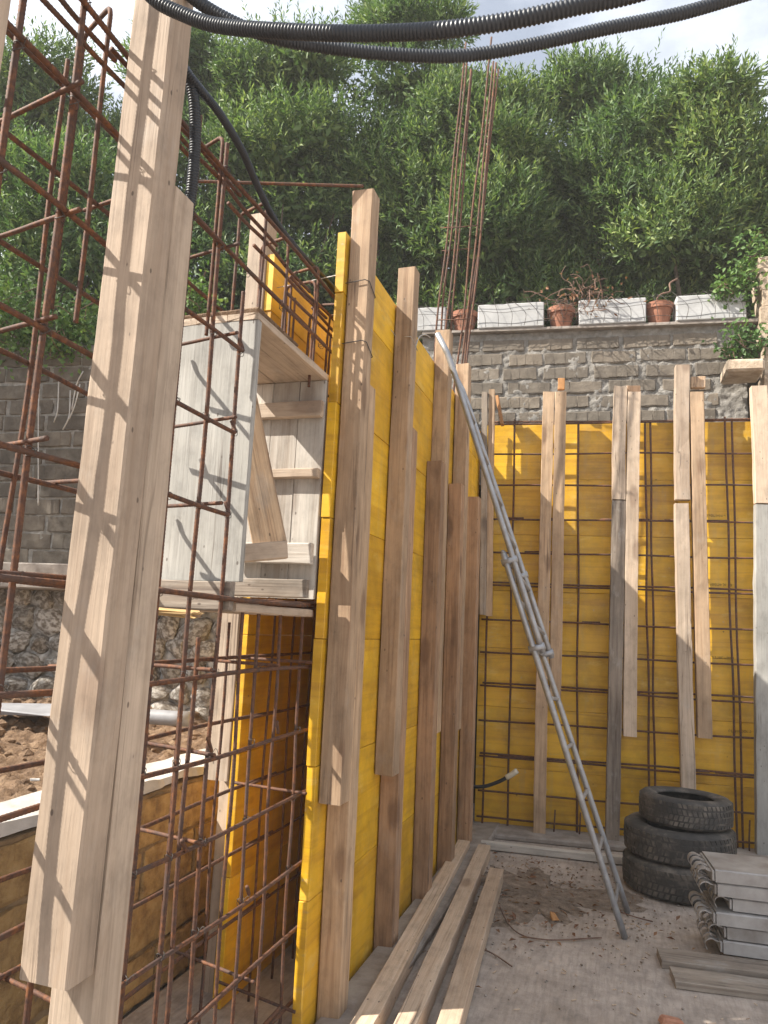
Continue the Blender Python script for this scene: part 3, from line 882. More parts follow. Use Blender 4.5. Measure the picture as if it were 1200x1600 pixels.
# ------------------------------------------------------------------ yellow formwork
def panel_wall(name, label, side, X0, X1, y_edges, z_edges, group):
    """panels between X0 < X1 (thickness); y_edges list of joints, one row per z interval"""
    t = thing(name, ((X0 + X1) / 2, y_edges[0][0], 0), label, 'formwork', group)
    for k in range(len(z_edges) - 1):
        ys = y_edges[k % len(y_edges)]
        for i in range(len(ys) - 1):
            j = RND.uniform(-.0015, .0015)
            box('panel', (X0 + j, ys[i] + .001, z_edges[k] + .001), (X1 + j, ys[i + 1] - .001, z_edges[k + 1] - .001), 'yellow', t, .002)
    return t


zE = [0.0, 0.5, 1.0, 1.5, 2.0, 2.5, 3.0, 3.285]
rows = [[2.83, 4.83, 6.18], [2.835, 3.83, 5.83, 6.18]]
panel_wall('formwork_wall', 'yellow panel formwork wall on the right side of the left rebar cage, carried by timber posts', 1, -1.192, -1.152, rows, zE, 'yellow formwork walls')
panel_wall('formwork_wall', 'yellow panel formwork on the far left side of the wall cavity, mostly in shade', -1, -1.592, -1.552, [[2.94, 4.94, 6.0], [2.945, 3.94, 6.0]], zE, 'yellow formwork walls')
bw = thing('formwork_wall', (-1.15, 6.28, 0), 'yellow panel formwork across the back below the block wall, striped with light and shade', 'formwork', 'yellow formwork walls')
zB = [0.0, .48, .96, 1.44, 1.92, 2.40, 2.88, 3.375]
for k in range(7):
    xs_ = [-1.148, 0.45, 2.45] if k % 2 else [-1.148, -0.35, 1.60, 2.45]
    for i in range(len(xs_) - 1):
        a, b = xs_[i] + .001, xs_[i + 1] - .001; j = RND.uniform(-.002, .002)
        ob('panel', box_mesh((b - a) / math.cos(ANG), .035, zB[k + 1] - zB[k] - .002, .002), M['yellow'], bw,
           Matrix.Translation(((a + b) / 2, 6.43 + .1 * (a + b) / 2 + j, (zB[k] + zB[k + 1]) / 2)) @ Matrix.Rotation(ANG, 4, 'Z'))
# stencilled marks on the back panels (mirrored and illegible strokes in the photograph)
for (px, py) in ((1100, 805), (1110, 913), (1113, 1027), (1140, 1142)):
    parts = []
    for q in range(9):
        c = on_y(px + q * 4.0, py + q * .15, 6.43 - .0205, .1); w_ = RND.uniform(.005, .008)
        kind = RND.randrange(3)
        a = np.linspace(0, 2 * math.pi * (1 if kind == 0 else .6), 9) + RND.uniform(0, 6)
        pth = np.stack([c.x + w_ * np.cos(a), c.y + w_ * .1 * np.cos(a), c.z + w_ * 1.3 * np.sin(a)], 1)
        parts.append(tube_arrays(pth, .0014, 4))
    V, Fq = join_arrays(parts)
    ob('stencil_mark', mesh_np('stencil', V, Fq), M['print'], bw)

# ------------------------------------------------------------------ timber posts along the left formwork
G1 = 'timber posts along the left yellow formwork'
XP = -1.100
posts = [  # y of the front timber, upper in front?, labels, materials
    ('upper', 2.862, 0.86, 3.50, 'upper timber of the first post, nearest the camera, with its sunlit square top', 'wood_brown'),
    ('lower', 2.965, 0.0, 2.62, 'lower timber behind the first post, standing on the floor', 'wood_brown'),
    ('upper', 3.575, 0.85, 3.49, 'upper timber of the second post with a pale top', 'wood_brown'),
    ('lower', 3.677, 0.0, 2.62, 'lower timber of the second post, standing on the concrete', 'wood_red'),
    ('lower', 4.372, 0.0, 2.60, 'dark knotty lower timber of the third post, beside the ladder top', 'wood_red'),
    ('upper', 4.474, 0.95, 3.50, 'upper timber of the third post that the ladder leans on', 'wood_brown'),
    ('lower', 4.985, 0.0, 2.58, 'lower timber of the fourth post, right of the dark knotty one', 'wood_red'),
    ('upper', 5.090, 0.9, 3.50, 'upper timber of the fourth post with a sunlit knotty top', 'wood_brown'),
    ('lower', 5.60, 0.0, 2.60, 'last dark post timber in the corner of the formwork', 'wood_red'),
]
for kind, y, z0, z1, lab, mt in posts:
    lean = RND.uniform(-.010, .010)
    timber('timber_post', (XP + .002, y + .05, z0), (XP + RND.uniform(-.003, .006), y + .05 + lean, z1), .096, .098, mt, lab, 'post', G1, bow=.003)
# posts behind the far panel
timber('timber_post', (-1.645, 2.99, .88), (-1.645, 2.98, 3.50), .098, .10, 'wood_old', 'upper timber behind the far left formwork, its pale top above the cavity', 'post', bow=.004)
timber('timber_post', (-1.645, 3.10, 0), (-1.645, 3.09, 2.6), .098, .10, 'wood_old', 'lower timber of the post behind the far left formwork', 'post', bow=.004)
# near double post
timber('timber_post', (-1.111, 1.384, .815), (-1.100, 1.396, 3.55), .122, .084, 'wood_old', 'tall upper timber of the near double post, striped by rebar shadows', 'post', bow=.005, rough=.0013, ch=.005)
timber('timber_post', (-1.108, 1.478, 0.0), (-1.106, 1.482, 2.615), .116, .092, 'wood_old', 'lower timber right behind the tall near post, with a knot near the floor', 'post', bow=.004, rough=.0013, ch=.005)
timber('timber_post', (-1.100, .86, 2.50), (-1.100, .865, 3.6), .10, .10, 'wood_old', 'end of a hanging timber post at the upper left corner', 'post')

# ------------------------------------------------------------------ boards standing against the back mesh
G2 = 'boards standing in front of the back rebar mesh'


def bb(px0, py0, px1, py1, w, lab, mt, off=0.0, jag=0.0, d=.07):
    """board whose left edge runs from the top pixel to the foot pixel on the back board plane"""
    a, b = on_y(px0, py0, 6.215 + off, .1), on_y(px1, py1, 6.215 + off, .1)
    b.z = max(b.z, 0.0)
    s = Vector((w / 2, .1 * w / 2 + d / 2, 0))
    return timber('board', b + s, a + s, w, d, M_key(mt), lab, 'board', G2, up=(-0.0995, 0.995, 0), jag=jag, bow=.006, rough=.002)


def M_key(k): return k


bb(752, 612, 748, 960, .050, 'thin grey board in the corner with its foot in the air', 'wood_grey', -.02)
bb(763, 608, 758, 962, .052, 'short board in the corner beside the thin grey one', 'wood_brown', 0.0)
bb(848, 612, 832, 1312, .094, 'long left board of the pair behind the ladder', 'wood_brown')
bb(866.5, 612, 857, 1092, .094, 'right board of the pair behind the ladder, ending above the floor', 'wood_brown')
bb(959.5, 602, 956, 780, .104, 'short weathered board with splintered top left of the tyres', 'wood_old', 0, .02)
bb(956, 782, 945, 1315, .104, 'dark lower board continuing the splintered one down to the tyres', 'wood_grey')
bb(981, 612, 973, 1150, .100, 'weathered whitish board right of the splintered one', 'wood_old')
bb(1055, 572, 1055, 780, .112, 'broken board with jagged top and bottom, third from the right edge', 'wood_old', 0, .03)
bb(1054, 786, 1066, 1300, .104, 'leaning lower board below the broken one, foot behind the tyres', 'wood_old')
bb(1078, 612, 1090, 1153, .104, 'crooked board right of the broken one, ending above the tyres', 'wood_brown')
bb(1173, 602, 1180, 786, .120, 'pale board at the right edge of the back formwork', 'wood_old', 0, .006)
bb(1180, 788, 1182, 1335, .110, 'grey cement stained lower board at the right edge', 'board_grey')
# wedges and offcuts stuck on top
for (px, py, dx, dz, lab, mt) in ((877, 600, .028, .05, 'small wooden wedge on top of the board pair behind the ladder', 'wood_orange'), (990, 609, .05, .03, 'small dark offcut on top of the whitish board', 'wood_red'),
                                  (1090, 598, .055, .05, 'square offcut nailed to the top of the crooked board', 'wood_brown')):
    p = on_y(px, py, 6.29, .1)
    box('wood_offcut', (p.x - dx, p.y - .02, p.z - dz), (p.x + dx, p.y + .02, p.z + dz), mt, None, .004, .005, lab, 'offcut', 'offcuts on the board tops', skew=ANG)
a, b = on_y(777, 620, 6.36, .1), on_y(785, 664, 6.30, .1)
timber('wood_strip', b, a, .028, .05, 'wood_orange', 'orange wood strip tilted above the corner of the back formwork', 'strip')

# ------------------------------------------------------------------ rebar mesh in front of the back panels
mesh_t = thing('rebar_mesh', (-1.1, 6.25, 0), 'rusty rebar mesh standing in front of the yellow back panels', 'rebar mesh')
yb = lambda x, o=0.0: 6.345 + .1 * x + o
for x in (-1.07, -.87, -.335, .205, .245, .825, .865, 1.30, 1.85):
    bar('vertical_bar', [(x, yb(x), 0.0), (x + RND.uniform(-.012, .012), yb(x), 3.37 + RND.uniform(-.02, .04))], mesh_t, .0085, False, .006)
for z in (.10, .30, .57, .85, 1.13, 1.40, 1.67, 1.96, 2.235, 2.52, 2.815, 3.09, 3.355):
    for dz in ((0, .022) if RND.random() < .55 else (0,)):
        x0, x1 = -1.12 + RND.uniform(0, .03), 2.0
        bar('horizontal_bar', [(x0, yb(x0, -.013), z + dz), (x1, yb(x1, -.013), z + dz + RND.uniform(-.012, .012))], mesh_t, .0080, False, .005)
for i in range(14):
    x, z = RND.uniform(-1.0, 1.2), RND.choice((.57, 1.13, 1.67, 1.96, 2.235, 2.52))
    bar('lap_bar', [(x, yb(x, -.013), z + .012), (x + RND.uniform(.12, .3), yb(x + .2, -.013), z + .014)], mesh_t, .006, False, .002)
for px in (865, 905, 1100 + 70):
    p = on_y(px, 1305, 6.30, .1)
    bar('starter_bar', [(p.x, p.y, 0), (p.x + .01, p.y, RND.uniform(.2, .3))], mesh_t, .006, False)

# ------------------------------------------------------------------ near rebar cage of the left wall
cage = thing('rebar_cage', (-1.36, .3, 0), 'rusty double rebar cage of the left wall beside the near post', 'rebar cage')
XF, XB = -1.225, -1.495
ZL = [.11, .36, .62, .88, 1.14, 1.39, 1.625, 1.90, 2.18, 2.46, 2.75, 3.02]
for layer, X in ((0, XF), (1, XB)):
    for z in ZL:
        zz = z + (.012 if layer else 0) + RND.uniform(-.012, .012)
        if 1.66 < z < 2.6:
            y1 = 2.17 + RND.uniform(-.06, .0)
            bar('long_bar', round_corners([(X, .25, zz + RND.uniform(-.02, .02)), (X, y1, zz), (X - .02, y1, zz + .045)], .02), cage, .0072, True, .006)
            bar('long_bar', [(X, 3.0, zz), (X, 6.0, zz + .02)], cage, .006, False, .006)
        else:
            bar('long_bar', [(X + RND.uniform(-.004, .004), .25, zz + RND.uniform(-.02, .02)), (X, 3.2, zz)], cage, .0072, True, .007)
            bar('long_bar', [(X + .014, 2.9, zz), (X, 6.0, zz + .01)], cage, .006, False, .006)
for z in (.12, 1.60):
    bar('lap_bar', [(XF + .016, 1.2, z + .02), (XF + .016, 2.75, z + .03)], cage, .0072, True, .004)
verts_f = [(.60, 3.2), (.86, 3.2), (1.10, 3.2), (1.272, 3.2), (1.47, 3.1), (1.62, 3.1), (1.79, 3.1), (1.955, 3.12), (2.03, 1.50), (2.135, 2.68)]
for y, top in verts_f:
    bar('vertical_bar', [(XF - .013, y + (0 if y in (1.10, 1.272) else RND.uniform(-.02, .02)), 0.0), (XF - .013, y, top)], cage, .0074, True, .004)
for y in (.62, 1.05, 1.49, 1.90):
    bar('vertical_bar', [(XB + .013, y + RND.uniform(-.03, .03), 0.0), (XB + .013, y, 3.1)], cage, .0066, True, .006)
for y in (2.30, 2.42, 2.60, 2.81):
    bar('vertical_bar', [(XF - .013, y + .02, 0.0), (XF - .013, y, 1.58 + RND.uniform(-.02, .05))], cage, .0066, True, .005)
    if y in (2.30, 2.60): bar('vertical_bar', [(XB + .013, y + .05, 0.0), (XB + .013, y + .05, 1.55)], cage, .0062, True, .005)
for y in np.arange(3.05, 5.4, .22):
    for X in (XF - .013, XB + .013):
        bar('vertical_bar', [(X, y, 0), (X, y + RND.uniform(-.02, .02), 3.1)], cage, .006, False, .006)
# hairpins closing the top of the cage
for (yr, yl, z, zb) in ((.98, 1.10, 3.15, 2.3), (1.385, 1.49, 3.12, 2.25), (1.66, 1.78, 3.18, 2.4), (1.955, 2.06, 3.15, 2.45), (2.285, 2.40, 3.115, 2.62), (2.48, 2.60, 3.08, 2.62), (2.765, 2.86, 3.03, 2.55), (2.79, 2.90, 3.11, 2.62), (3.02, 3.12, 3.05, 2.3), (3.25, 3.35, 3.10, 2.3), (3.6, 3.7, 3.08, 2.3)):
    bar('hairpin', round_corners([(XF - .03, yr, zb), (XF - .03, yr, z), (XB + .06, yl, z + .04), (XB + .06, yl, zb + .1)], .035), cage, .0062, yr < 3, .003)
    bar('top_bar', [(XF - .04, yr - .25, z - .16 + RND.uniform(-.02, .02)), (XF - .04, yr + .45, z - .15)], cage, .0066, yr < 3, .004)
# cross ties between the two layers
for i, z in enumerate(ZL[:-1]):
    for y in (.95, 1.30, 1.66, 2.05, 2.50, 2.86):
        if 1.66 < z < 2.6 and y > 2.1: continue
        if RND.random() < .62:
            yy = y + RND.uniform(-.06, .06)
            bar('cross_tie', [(XF + .05, yy - .03, z + .014 + RND.uniform(-.01, .01)), (XB - .05, yy + .05, z + .014)], cage, .006, True, .0004)
for (y, z) in ((2.02, .88), (2.04, .37), (2.45, .63), (2.12, 1.15), (1.72, .62), (2.6, 1.15)):
    bar('end_hook', [(XF + .03, y - .06, z + .05), (XF + .002, y + .015, z)], cage, .006, True, .0)
# tie wire knots
kn = []
for z in ZL:
    for y in (.92, 1.10, 1.272, 1.62, 1.79, 1.955, 2.135, 2.42, 2.81):
        if 1.66 < z < 2.6 and y > 2.15: continue
        for q in range(2):
            a = np.linspace(0, 6.6, 12)
            c = np.array([XF - .006, y, z])
            pth = np.stack([c[0] + .0115 * np.cos(a), c[1] + (.011 if q else -.011) * np.sin(a), c[2] + .0115 * np.sin(a)], 1)
            kn.append((pth, .0011))
        tl = np.array([[XF + .006, y, z + .005], [XF + .02, y + RND.uniform(-.01, .01), z + .02], [XF + .022 + RND.uniform(0, .006), y + RND.uniform(-.01, .01), z + RND.uniform(-.01, .022)]])
        if RND.random() < .25: kn.append((smooth_pts(tl, .006), .0011))
tubes('tie_wires', kn, 'wire', cage, sides=4, kind='stuff')
# loose bar resting on the first post
bar('loose_rebar', [on_z(298, 283, 3.515), on_z(568, 291, 3.515)], None, .0075, True, 0, label='straight rusty bar lying across to the sunlit top of the first post', cat='rebar')

# ------------------------------------------------------------------ column starter bars in the corner
colb = thing('column_bars', (-1.3, 5.6, 0), 'tall bundle of rusty column bars rising above the formwork corner', 'rebar cage')
for (a, b) in (((683, 515), (728, 66)), ((690, 515), (731, 80)), ((698, 512), (736, 108)), ((706, 510), (737, 112)), ((715, 565), (768, 58)), ((723, 565), (771, 96)), ((731, 565), (775, 98)), ((727, 565), (779, 108))):
    Yc = 5.60 + RND.uniform(-.06, .06)
    p, q = on_y(*a, Yc), on_y(*b, Yc)
    d = (q - p) / (q.z - p.z)
    bar('vertical_bar', [p - d * p.z, p - d * .2, q], colb, .0085, False, .010)
for (a, b, Yc) in (((688, 356), (746, 352), 5.52), ((690, 392), (738, 388), 5.66), ((684, 500), (735, 498), 5.52)):
    bar('stirrup', [on_y(*a, Yc), on_y(*b, Yc)], colb, .005, False)

# ------------------------------------------------------------------ opening form inside the left wall
bx = thing('opening_form', (-1.36, 2.19, 1.6), 'cement coated plank box forming a window opening in the left wall', 'formwork')
timber('side_panel', (-1.388, 2.205, 1.685), (-1.388, 2.205, 2.60), .372, .026, 'board_grey', parent=bx, up=(0, 1, 0), bow=.001, ch=.002)
for i in range(3):                                                   # lintel boards, seen from below
    x0 = -1.575 + i * .125
    timber('plank', (x0 + .0615, 2.19, 2.615), (x0 + .0615, 2.85, 2.615), .122, .026, 'wood_old', parent=bx, up=(0, 0, 1), bow=.001, ch=.002)
box('mortar_crust', (-1.57, 2.2, 2.63), (-1.21, 2.55, 2.652), 'soil', bx, .006, .006)
for i, (x0, w_) in enumerate(((-1.575, .12), (-1.453, .125), (-1.326, .122))):   # far jamb
    timber('plank', (x0 + w_ / 2, 2.845, 1.66), (x0 + w_ / 2, 2.845, 2.598), w_, .026, 'wood_lime', parent=bx, up=(0, 1, 0), bow=.001, ch=.002)
for z0, z1, yy, mt in ((2.43, 2.50, 2.80, 'wood_old'), (2.165, 2.205, 2.80, 'wood_old'), (1.80, 1.885, 2.78, 'wood_lime'), (1.66, 1.735, 2.76, 'wood_grey')):
    timber('batten', (-1.575, yy + .01, (z0 + z1) / 2), (-1.207, yy + .012, (z0 + z1) / 2), z1 - z0, .035, mt, parent=bx, up=(0, 1, 0), bow=.001)
timber('plank', (-1.39, 2.20, 1.60), (-1.39, 2.85, 1.60), .36, .03, 'wood_old', parent=bx, up=(0, 0, 1), bow=.001)
timber('brace', (-1.33, 2.66, 1.855), (-1.52, 2.60, 2.585), .135, .03, 'wood_brown', parent=bx, up=(-.35, 1, 0), bow=.001)
timber('spacer', (-1.52, 2.50, 1.795), (-1.27, 2.68, 1.845), .05, .07, 'wood_old', parent=bx, up=(0, 0, 1), bow=.001)
timber('stud', (-1.525, 2.47, 1.6), (-1.525, 2.47, 2.595), .07, .07, 'wood_brown', parent=bx, bow=.001)
timber('stud', (-1.495, 2.38, 1.56), (-1.495, 2.38, 1.76), .07, .04, 'wood_fresh', parent=bx, bow=.001)
timber('plank', (-1.575, 2.16, 1.635), (-1.21, 2.165, 1.635), .095, .03, 'wood_grey', parent=bx, up=(0, 1, 0), bow=.002)
sp = thing('splintered_planks', (-1.75, 2.1, 1.56), 'splintered straw coloured wood strips below the opening form', 'wood strips')
for i in range(7):
    y_ = 2.04 + .012 * i
    timber('strip', (-1.60 + RND.uniform(-.05, .05), y_, 1.585 + RND.uniform(-.012, .012)), (-1.27 + RND.uniform(-.06, .03), y_ + RND.uniform(-.02, .02), 1.565 + RND.uniform(-.012, .012)), .010, .020, 'straw', parent=sp, up=(0, 1, 0), bow=.01, jag=.02)

# ------------------------------------------------------------------ ladder
lad = thing('ladder', (0.015, 4.62, 0), 'narrow galvanised tube extension ladder leaning on the timber posts', 'ladder')
f1, f2 = Vector((.012, 4.40, .0)), Vector((.030, 4.80, .0))
t1, t2 = Vector((-1.025, 3.965, 3.255)), Vector((-1.022, 4.405, 3.17))
ax = (t1 - f1).normalized(); nrm = Vector((-ax.z, 0, ax.x)).normalized(); nrm = -nrm if nrm.z < 0 else nrm
for f, tt in ((f1, t1), (f2, t2)):
    lo1 = f + (tt - f) * .615
    bar('rail', [f + Vector((0, 0, .005)), lo1], lad, .0175, False, 0, 'galv')
    o = nrm * .043
    bar('rail', [f + (tt - f) * .445 + o, f + (tt - f) * .955 + o, tt + o * .4], lad, .0168, False, 0, 'galv')
for k in range(8):
    u = .05 + k * .081
    if u < .62: bar('rung', [f1 + (t1 - f1) * u, f2 + (t2 - f2) * u], lad, .012, False, 0, 'galv')
for k in range(6):
    u = .49 + k * .081
    bar('rung', [f1 + (t1 - f1) * u + nrm * .043, f2 + (t2 - f2) * u + nrm * .043], lad, .012, False, 0, 'galv')
for f, tt in ((f1, t1), (f2, t2)):
    for u in (.455, .60):
        p = f + (tt - f) * u + nrm * .02
        bar('bracket', [p - nrm * .045, p + nrm * .045], lad, .021, False, 0, 'galv')
lo = [on_x(672, 527, -1.02), on_x(664, 523, -1.03), on_x(655, 527, -1.04), on_x(648, 545, -1.05)]
tubes('pale_wire', [(smooth_pts(lo, .01), .0035)], 'wire_light', label='pale bent wire hooked at the ladder top', cat='wire')
# tie wires round the first post
for z, lab in ((2.78, 'thin wire wound round the first post below its sunlit top'), (3.06, 'thin wire tied round the first post just under its top')):
    a = [(-1.155, 2.855, z - .01), (-1.044, 2.855, z), (-1.044, 2.97, z - .045), (-1.155, 2.97, z - .03)]
    tubes('tie_wire', [(resample([Vector(q) for q in a], .03), .0022)], 'wire', label=lab, cat='wire')
tubes('tie_wire', [(resample([Vector((-1.152, 2.86, 3.10)), Vector((-1.55, 2.98, 3.13))], .05), .002)], 'wire_light', label='pale wire stretched across the wall cavity to the first post', cat='wire')
tubes('tie_wire', [(resample([Vector((-1.14, 3.50, 3.10)), Vector((-1.14, 3.60, 3.10)), Vector((-1.048, 3.57, 3.085)), Vector((-1.045, 3.69, 3.05))], .03), .002)], 'wire_light', label='pale wire tied round the second post', cat='wire')

# ------------------------------------------------------------------ corrugated conduits
def conduit(name, pts, r, lab, pitch=.0085, group='black corrugated conduits'):
    P = smooth_pts(pts, pitch / 4)
    k = np.arange(len(P)) % 4
    R = np.where(k == 0, r, np.where(k == 1, r, r * .86))
    V, Fq = tube_arrays(P, R, 14)
    return ob(name, mesh_np(name, V, Fq, True), M['conduit'], None, None, lab, 'conduit', group)


ad = at_depth
conduit('conduit', [ad(205, -45, 1.78), ad(240, -2, 1.74), ad(285, 22, 1.72), ad(340, 40, 1.68), ad(430, 48, 1.6), ad(530, 52, 1.54), ad(620, 51, 1.49), ad(700, 46, 1.44), ad(800, 32, 1.41), ad(900, 10, 1.39), ad(1010, -15, 1.38), ad(1200, -80, 1.38)], .0165, 'upper black corrugated conduit sagging from the near post')
conduit('conduit', [ad(270, -30, 1.86), ad(320, 10, 1.86), ad(380, 42, 1.86), ad(440, 62, 1.86), ad(520, 75, 1.86), ad(600, 84, 1.86), ad(690, 88, 1.86), ad(760, 83, 1.86), ad(850, 66, 1.85), ad(950, 44, 1.84), ad(1060, 22, 1.83), ad(1150, -4, 1.82), ad(1300, -50, 1.8)], .0165, 'lower black corrugated conduit sagging across the hedge')
conduit('conduit', [ad(262, 90, 2.02), ad(288, 108, 2.04), ad(302, 150, 2.06), ad(305, 215, 2.07), ad(300, 290, 2.07), ad(290, 360, 2.07)], .0165, 'short black corrugated conduit hanging behind the near post', .0075)
P = [ad(270, 85, 2.0), ad(312, 138, 2.06), ad(345, 180, 2.16), ad(378, 235, 2.34), ad(402, 290, 2.56), ad(427, 340, 2.8), ad(455, 378, 3.05), ad(485, 412, 3.3), ad(512, 440, 3.6), ad(545, 480, 4.0)]
conduit('conduit', P, .0125, 'thinner black conduit running down along the cage into the formwork', .006)

# black hose stub with cream cap
hz = [on_y(q[0], q[1], 6.0) for q in ((700, 1222), (725, 1228), (755, 1229), (780, 1221), (793, 1214))]
hs = thing('hose_stub', hz[0], 'black hose stub with cream cap poking out of the corner boards', 'hose')
tubes('hose', [(smooth_pts(hz, .02), .014)], 'conduit', hs, sides=10)
tubes('hose_cap', [(smooth_pts([on_y(791, 1215, 6.0), on_y(800, 1210, 6.0), on_y(808, 1204, 6.0)], .02), .021)], 'cap', hs, sides=10)

# ------------------------------------------------------------------ tyres
def tyre(c, R, w, lab, rot, seed):
    t = thing('tyre', c, lab, 'tyre', 'old tyres stacked by the back boards')
    ri = R * .60; n = 72
    prof = [(ri, -w * .36), (ri + .012, -w * .42), (R * .80, -w * .5), (R * .92, -w * .47), (R * .972, -w * .40), (R * .99, -w * .30), (R, -w * .15), (R, w * .15), (R * .99, w * .30), (R * .972, w * .40), (R * .92, w * .47), (R * .80, w * .5), (ri + .012, w * .42), (ri, w * .36), (ri + .025, w * .33), (R * .9, w * .36), (R * .94, 0), (R * .9, -w * .36), (ri + .025, -w * .33), (ri, -w * .36)]
    v, f = lathe(prof, n)
    mw = Matrix.Translation(Vector(c) + Vector((0, 0, w / 2))) @ Matrix.Rotation(rot[0], 4, 'X') @ Matrix.Rotation(rot[1], 4, 'Y')
    ob('carcass', mesh_np('tyre', v, f, True), M['rubber'], t, mw)
    parts = []
    for k in range(60):                                             # tread blocks, in four ribs
        a0 = 2 * math.pi * k / 60
        for r0, r1 in ((-.37, -.24), (-.18, -.02), (.02, .18), (.24, .37)):
            sk = .03 if r0 < 0 else -.03
            q = []
            for rr in (R * .985, R * 1.012 if abs(r0 + r1) < .4 else R * 1.004):
                for (a, z) in ((a0, r0), (a0 + .072, r0), (a0 + .072 + sk, r1), (a0 + sk, r1)):
                    q.append((rr * math.cos(a), rr * math.sin(a), z * w))
            parts.append((np.array(q), [[4, 5, 6, 7], [0, 1, 5, 4], [1, 2, 6, 5], [2, 3, 7, 6], [3, 0, 4, 7]]))
    V, Fq = join_arrays(parts)
    ob('tread', mesh_np('tread', V, Fq), M['rubber'], t, mw)


tyre((.345, 5.39, 0.0), .340, .205, 'bottom tyre of the stack by the back boards', (0, 0), 1)
tyre((.350, 5.41, .205), .335, .200, 'middle tyre of the stack by the back boards', (.01, .0), 2)
tyre((.392, 5.41, .405), .282, .180, 'smaller tyre on top of the stack', (-.02, .02), 3)

# ------------------------------------------------------------------ steel scaffold planks
ang_s = math.radians(4)
base = Vector((.475, 4.29, 0))
for k in range(6):
    off = Vector(((0, .0, 0), (.02, .01, 0), (-.03, -.015, 0), (.05, .02, 0), (-.02, 0, 0), (-.03, -.01, 0))[k])
    z = .045 + k * .066
    ordn = ('lowest', 'second from the bottom', 'third from the bottom', 'third from the top', 'second from the top', 'topmost')[k]
    t = thing('scaffold_plank', base + off + Vector((0, 0, z)), 'grey steel scaffold plank with end hooks, %s of its stack' % ordn, 'scaffold plank', 'steel scaffold planks stacked at the right')
    mw = Matrix.Translation(base + off + Vector((0, 0, z))) @ Matrix.Rotation(ang_s + RND.uniform(-.02, .02), 4, 'Z')
    L, Wd, h = 1.8, .34, .060
    b = bmesh.new()
    prof = [(0, .012), (0, 0.0), (.0, h - .006), (.006, h), (Wd - .006, h), (Wd, h - .006), (Wd, 0), (Wd - .02, 0), (Wd - .02, .004), (Wd - .004, .004), (Wd - .004, h - .008), (.004, h - .008), (.004, .004), (.02, .004), (.02, 0), (0, 0)]
    prof = [(0, 0), (0, h - .006), (.006, h), (Wd - .006, h), (Wd, h - .006), (Wd, 0), (Wd - .02, 0), (Wd - .02, .004), (Wd - .004, .004), (Wd - .004, h - .008), (.004, h - .008), (.004, .004), (.02, .004), (.02, 0)]
    r0 = [b.verts.new((0.0, y, zc)) for y, zc in prof]; r1 = [b.verts.new((L, y, zc)) for y, zc in prof]
    m_ = len(prof)
    for i in range(m_): b.faces.new((r0[i], r0[(i + 1) % m_], r1[(i + 1) % m_], r1[i]))
    b.faces.new(r0[::-1]); b.faces.new(r1)
    bmesh.ops.recalc_face_normals(b, faces=b.faces[:])
    ob('deck', b, M['grey_metal'], t, mw)
    box_m = box_mesh(.012, Wd - .012, h - .012, .002)
    ob('end_plate', box_m, M['grey_metal'], t, mw @ Matrix.Translation((-.008, Wd / 2, h / 2 - .002)))
    for hy in (.045, .125, .215, .295):
        a = np.linspace(math.pi * 1.30, -math.pi * .12, 12)
        pts_ = [Vector((-.052 + .030 * math.cos(q) * -1, hy, h * .36 + .030 * math.sin(q))) for q in a]
        pth = [Vector((-.004, hy, h * .62))] + [Vector((-.05 + .030 * math.cos(q), hy, h * .35 + .030 * math.sin(q))) for q in np.linspace(.9, math.pi * 1.28, 10)]
        # flat strap hook
        vs, fs = [], []
        for q_ in pth:
            for dy in (-.021, .021):
                for s in (0, .006): vs.append((q_.x, q_.y + dy, q_.z + s))
        for i in range(len(pth) - 1):
            A = i * 4
            for (c_, d_) in ((0, 1), (1, 3), (3, 2), (2, 0)): fs.append((A + c_, A + d_, A + 4 + d_, A + 4 + c_))
        fs += [(0, 1, 3, 2), tuple(len(vs) - 4 + q for q in (2, 3, 1, 0))]
        ob('hook', mesh_np('hook', vs, fs), M['grey_metal'], t, mw)
timber('floor_plank', (.17, 4.17, .022), (1.9, 4.36, .022), .15, .042, 'wood_grey', 'dark rough plank under the steel plank stack, nearest to the tyres', 'plank', 'dark planks under the steel stack', up=(0, 0, 1))
timber('floor_plank', (.22, 3.98, .018), (1.9, 4.17, .018), .16, .034, 'wood_grey', 'dark rough plank on the floor in front of the steel plank stack', 'plank', 'dark planks under the steel stack', up=(0, 0, 1))

# ------------------------------------------------------------------ three fresh beams on the floor
G3 = 'fresh beams lying along the left formwork'
for (fx, fy, nx2, ny2, lab) in ((725, 1313, 545, 1640, 'fresh beam on the floor nearest the left formwork'), (757, 1320, 615, 1640, 'middle one of the three fresh beams on the floor'), (776, 1357, 690, 1640, 'shortest fresh beam on the floor, farthest from the formwork')):
    a, b = on_z(fx, fy, .09), on_z(nx2, ny2, .09)
    a.z = b.z = .048; d = (b - a).normalized()
    b = b + d * .9
    timber('fresh_beam', a, b, .086, .086, 'wood_fresh', lab, 'beam', G3, up=(0, 0, 1), bow=.006, ch=.003)

# ------------------------------------------------------------------ base of the back formwork, debris
ob('concrete_footing', box_mesh(3.4, .30, .05, .012, .01, 3), M['ledge'], None, Matrix.Translation((.5, 6.22 + .06, .024)) @ Matrix.Rotation(ANG, 4, 'Z'), kind='structure')
ob('concrete_footing', box_mesh(.20, 3.5, .05, .015, .012, 4), M['ledge'], None, Matrix.Translation((-1.03, 4.55, .022)), kind='structure')
a, b = on_z(752, 1320, .03), on_z(985, 1346, .03)
timber('kerb_board', (a.x, a.y, .035), (b.x, b.y, .035), .06, .05, 'wood_lime', 'long whitish board lying along the foot of the back formwork', 'board', up=(0, 0, 1))
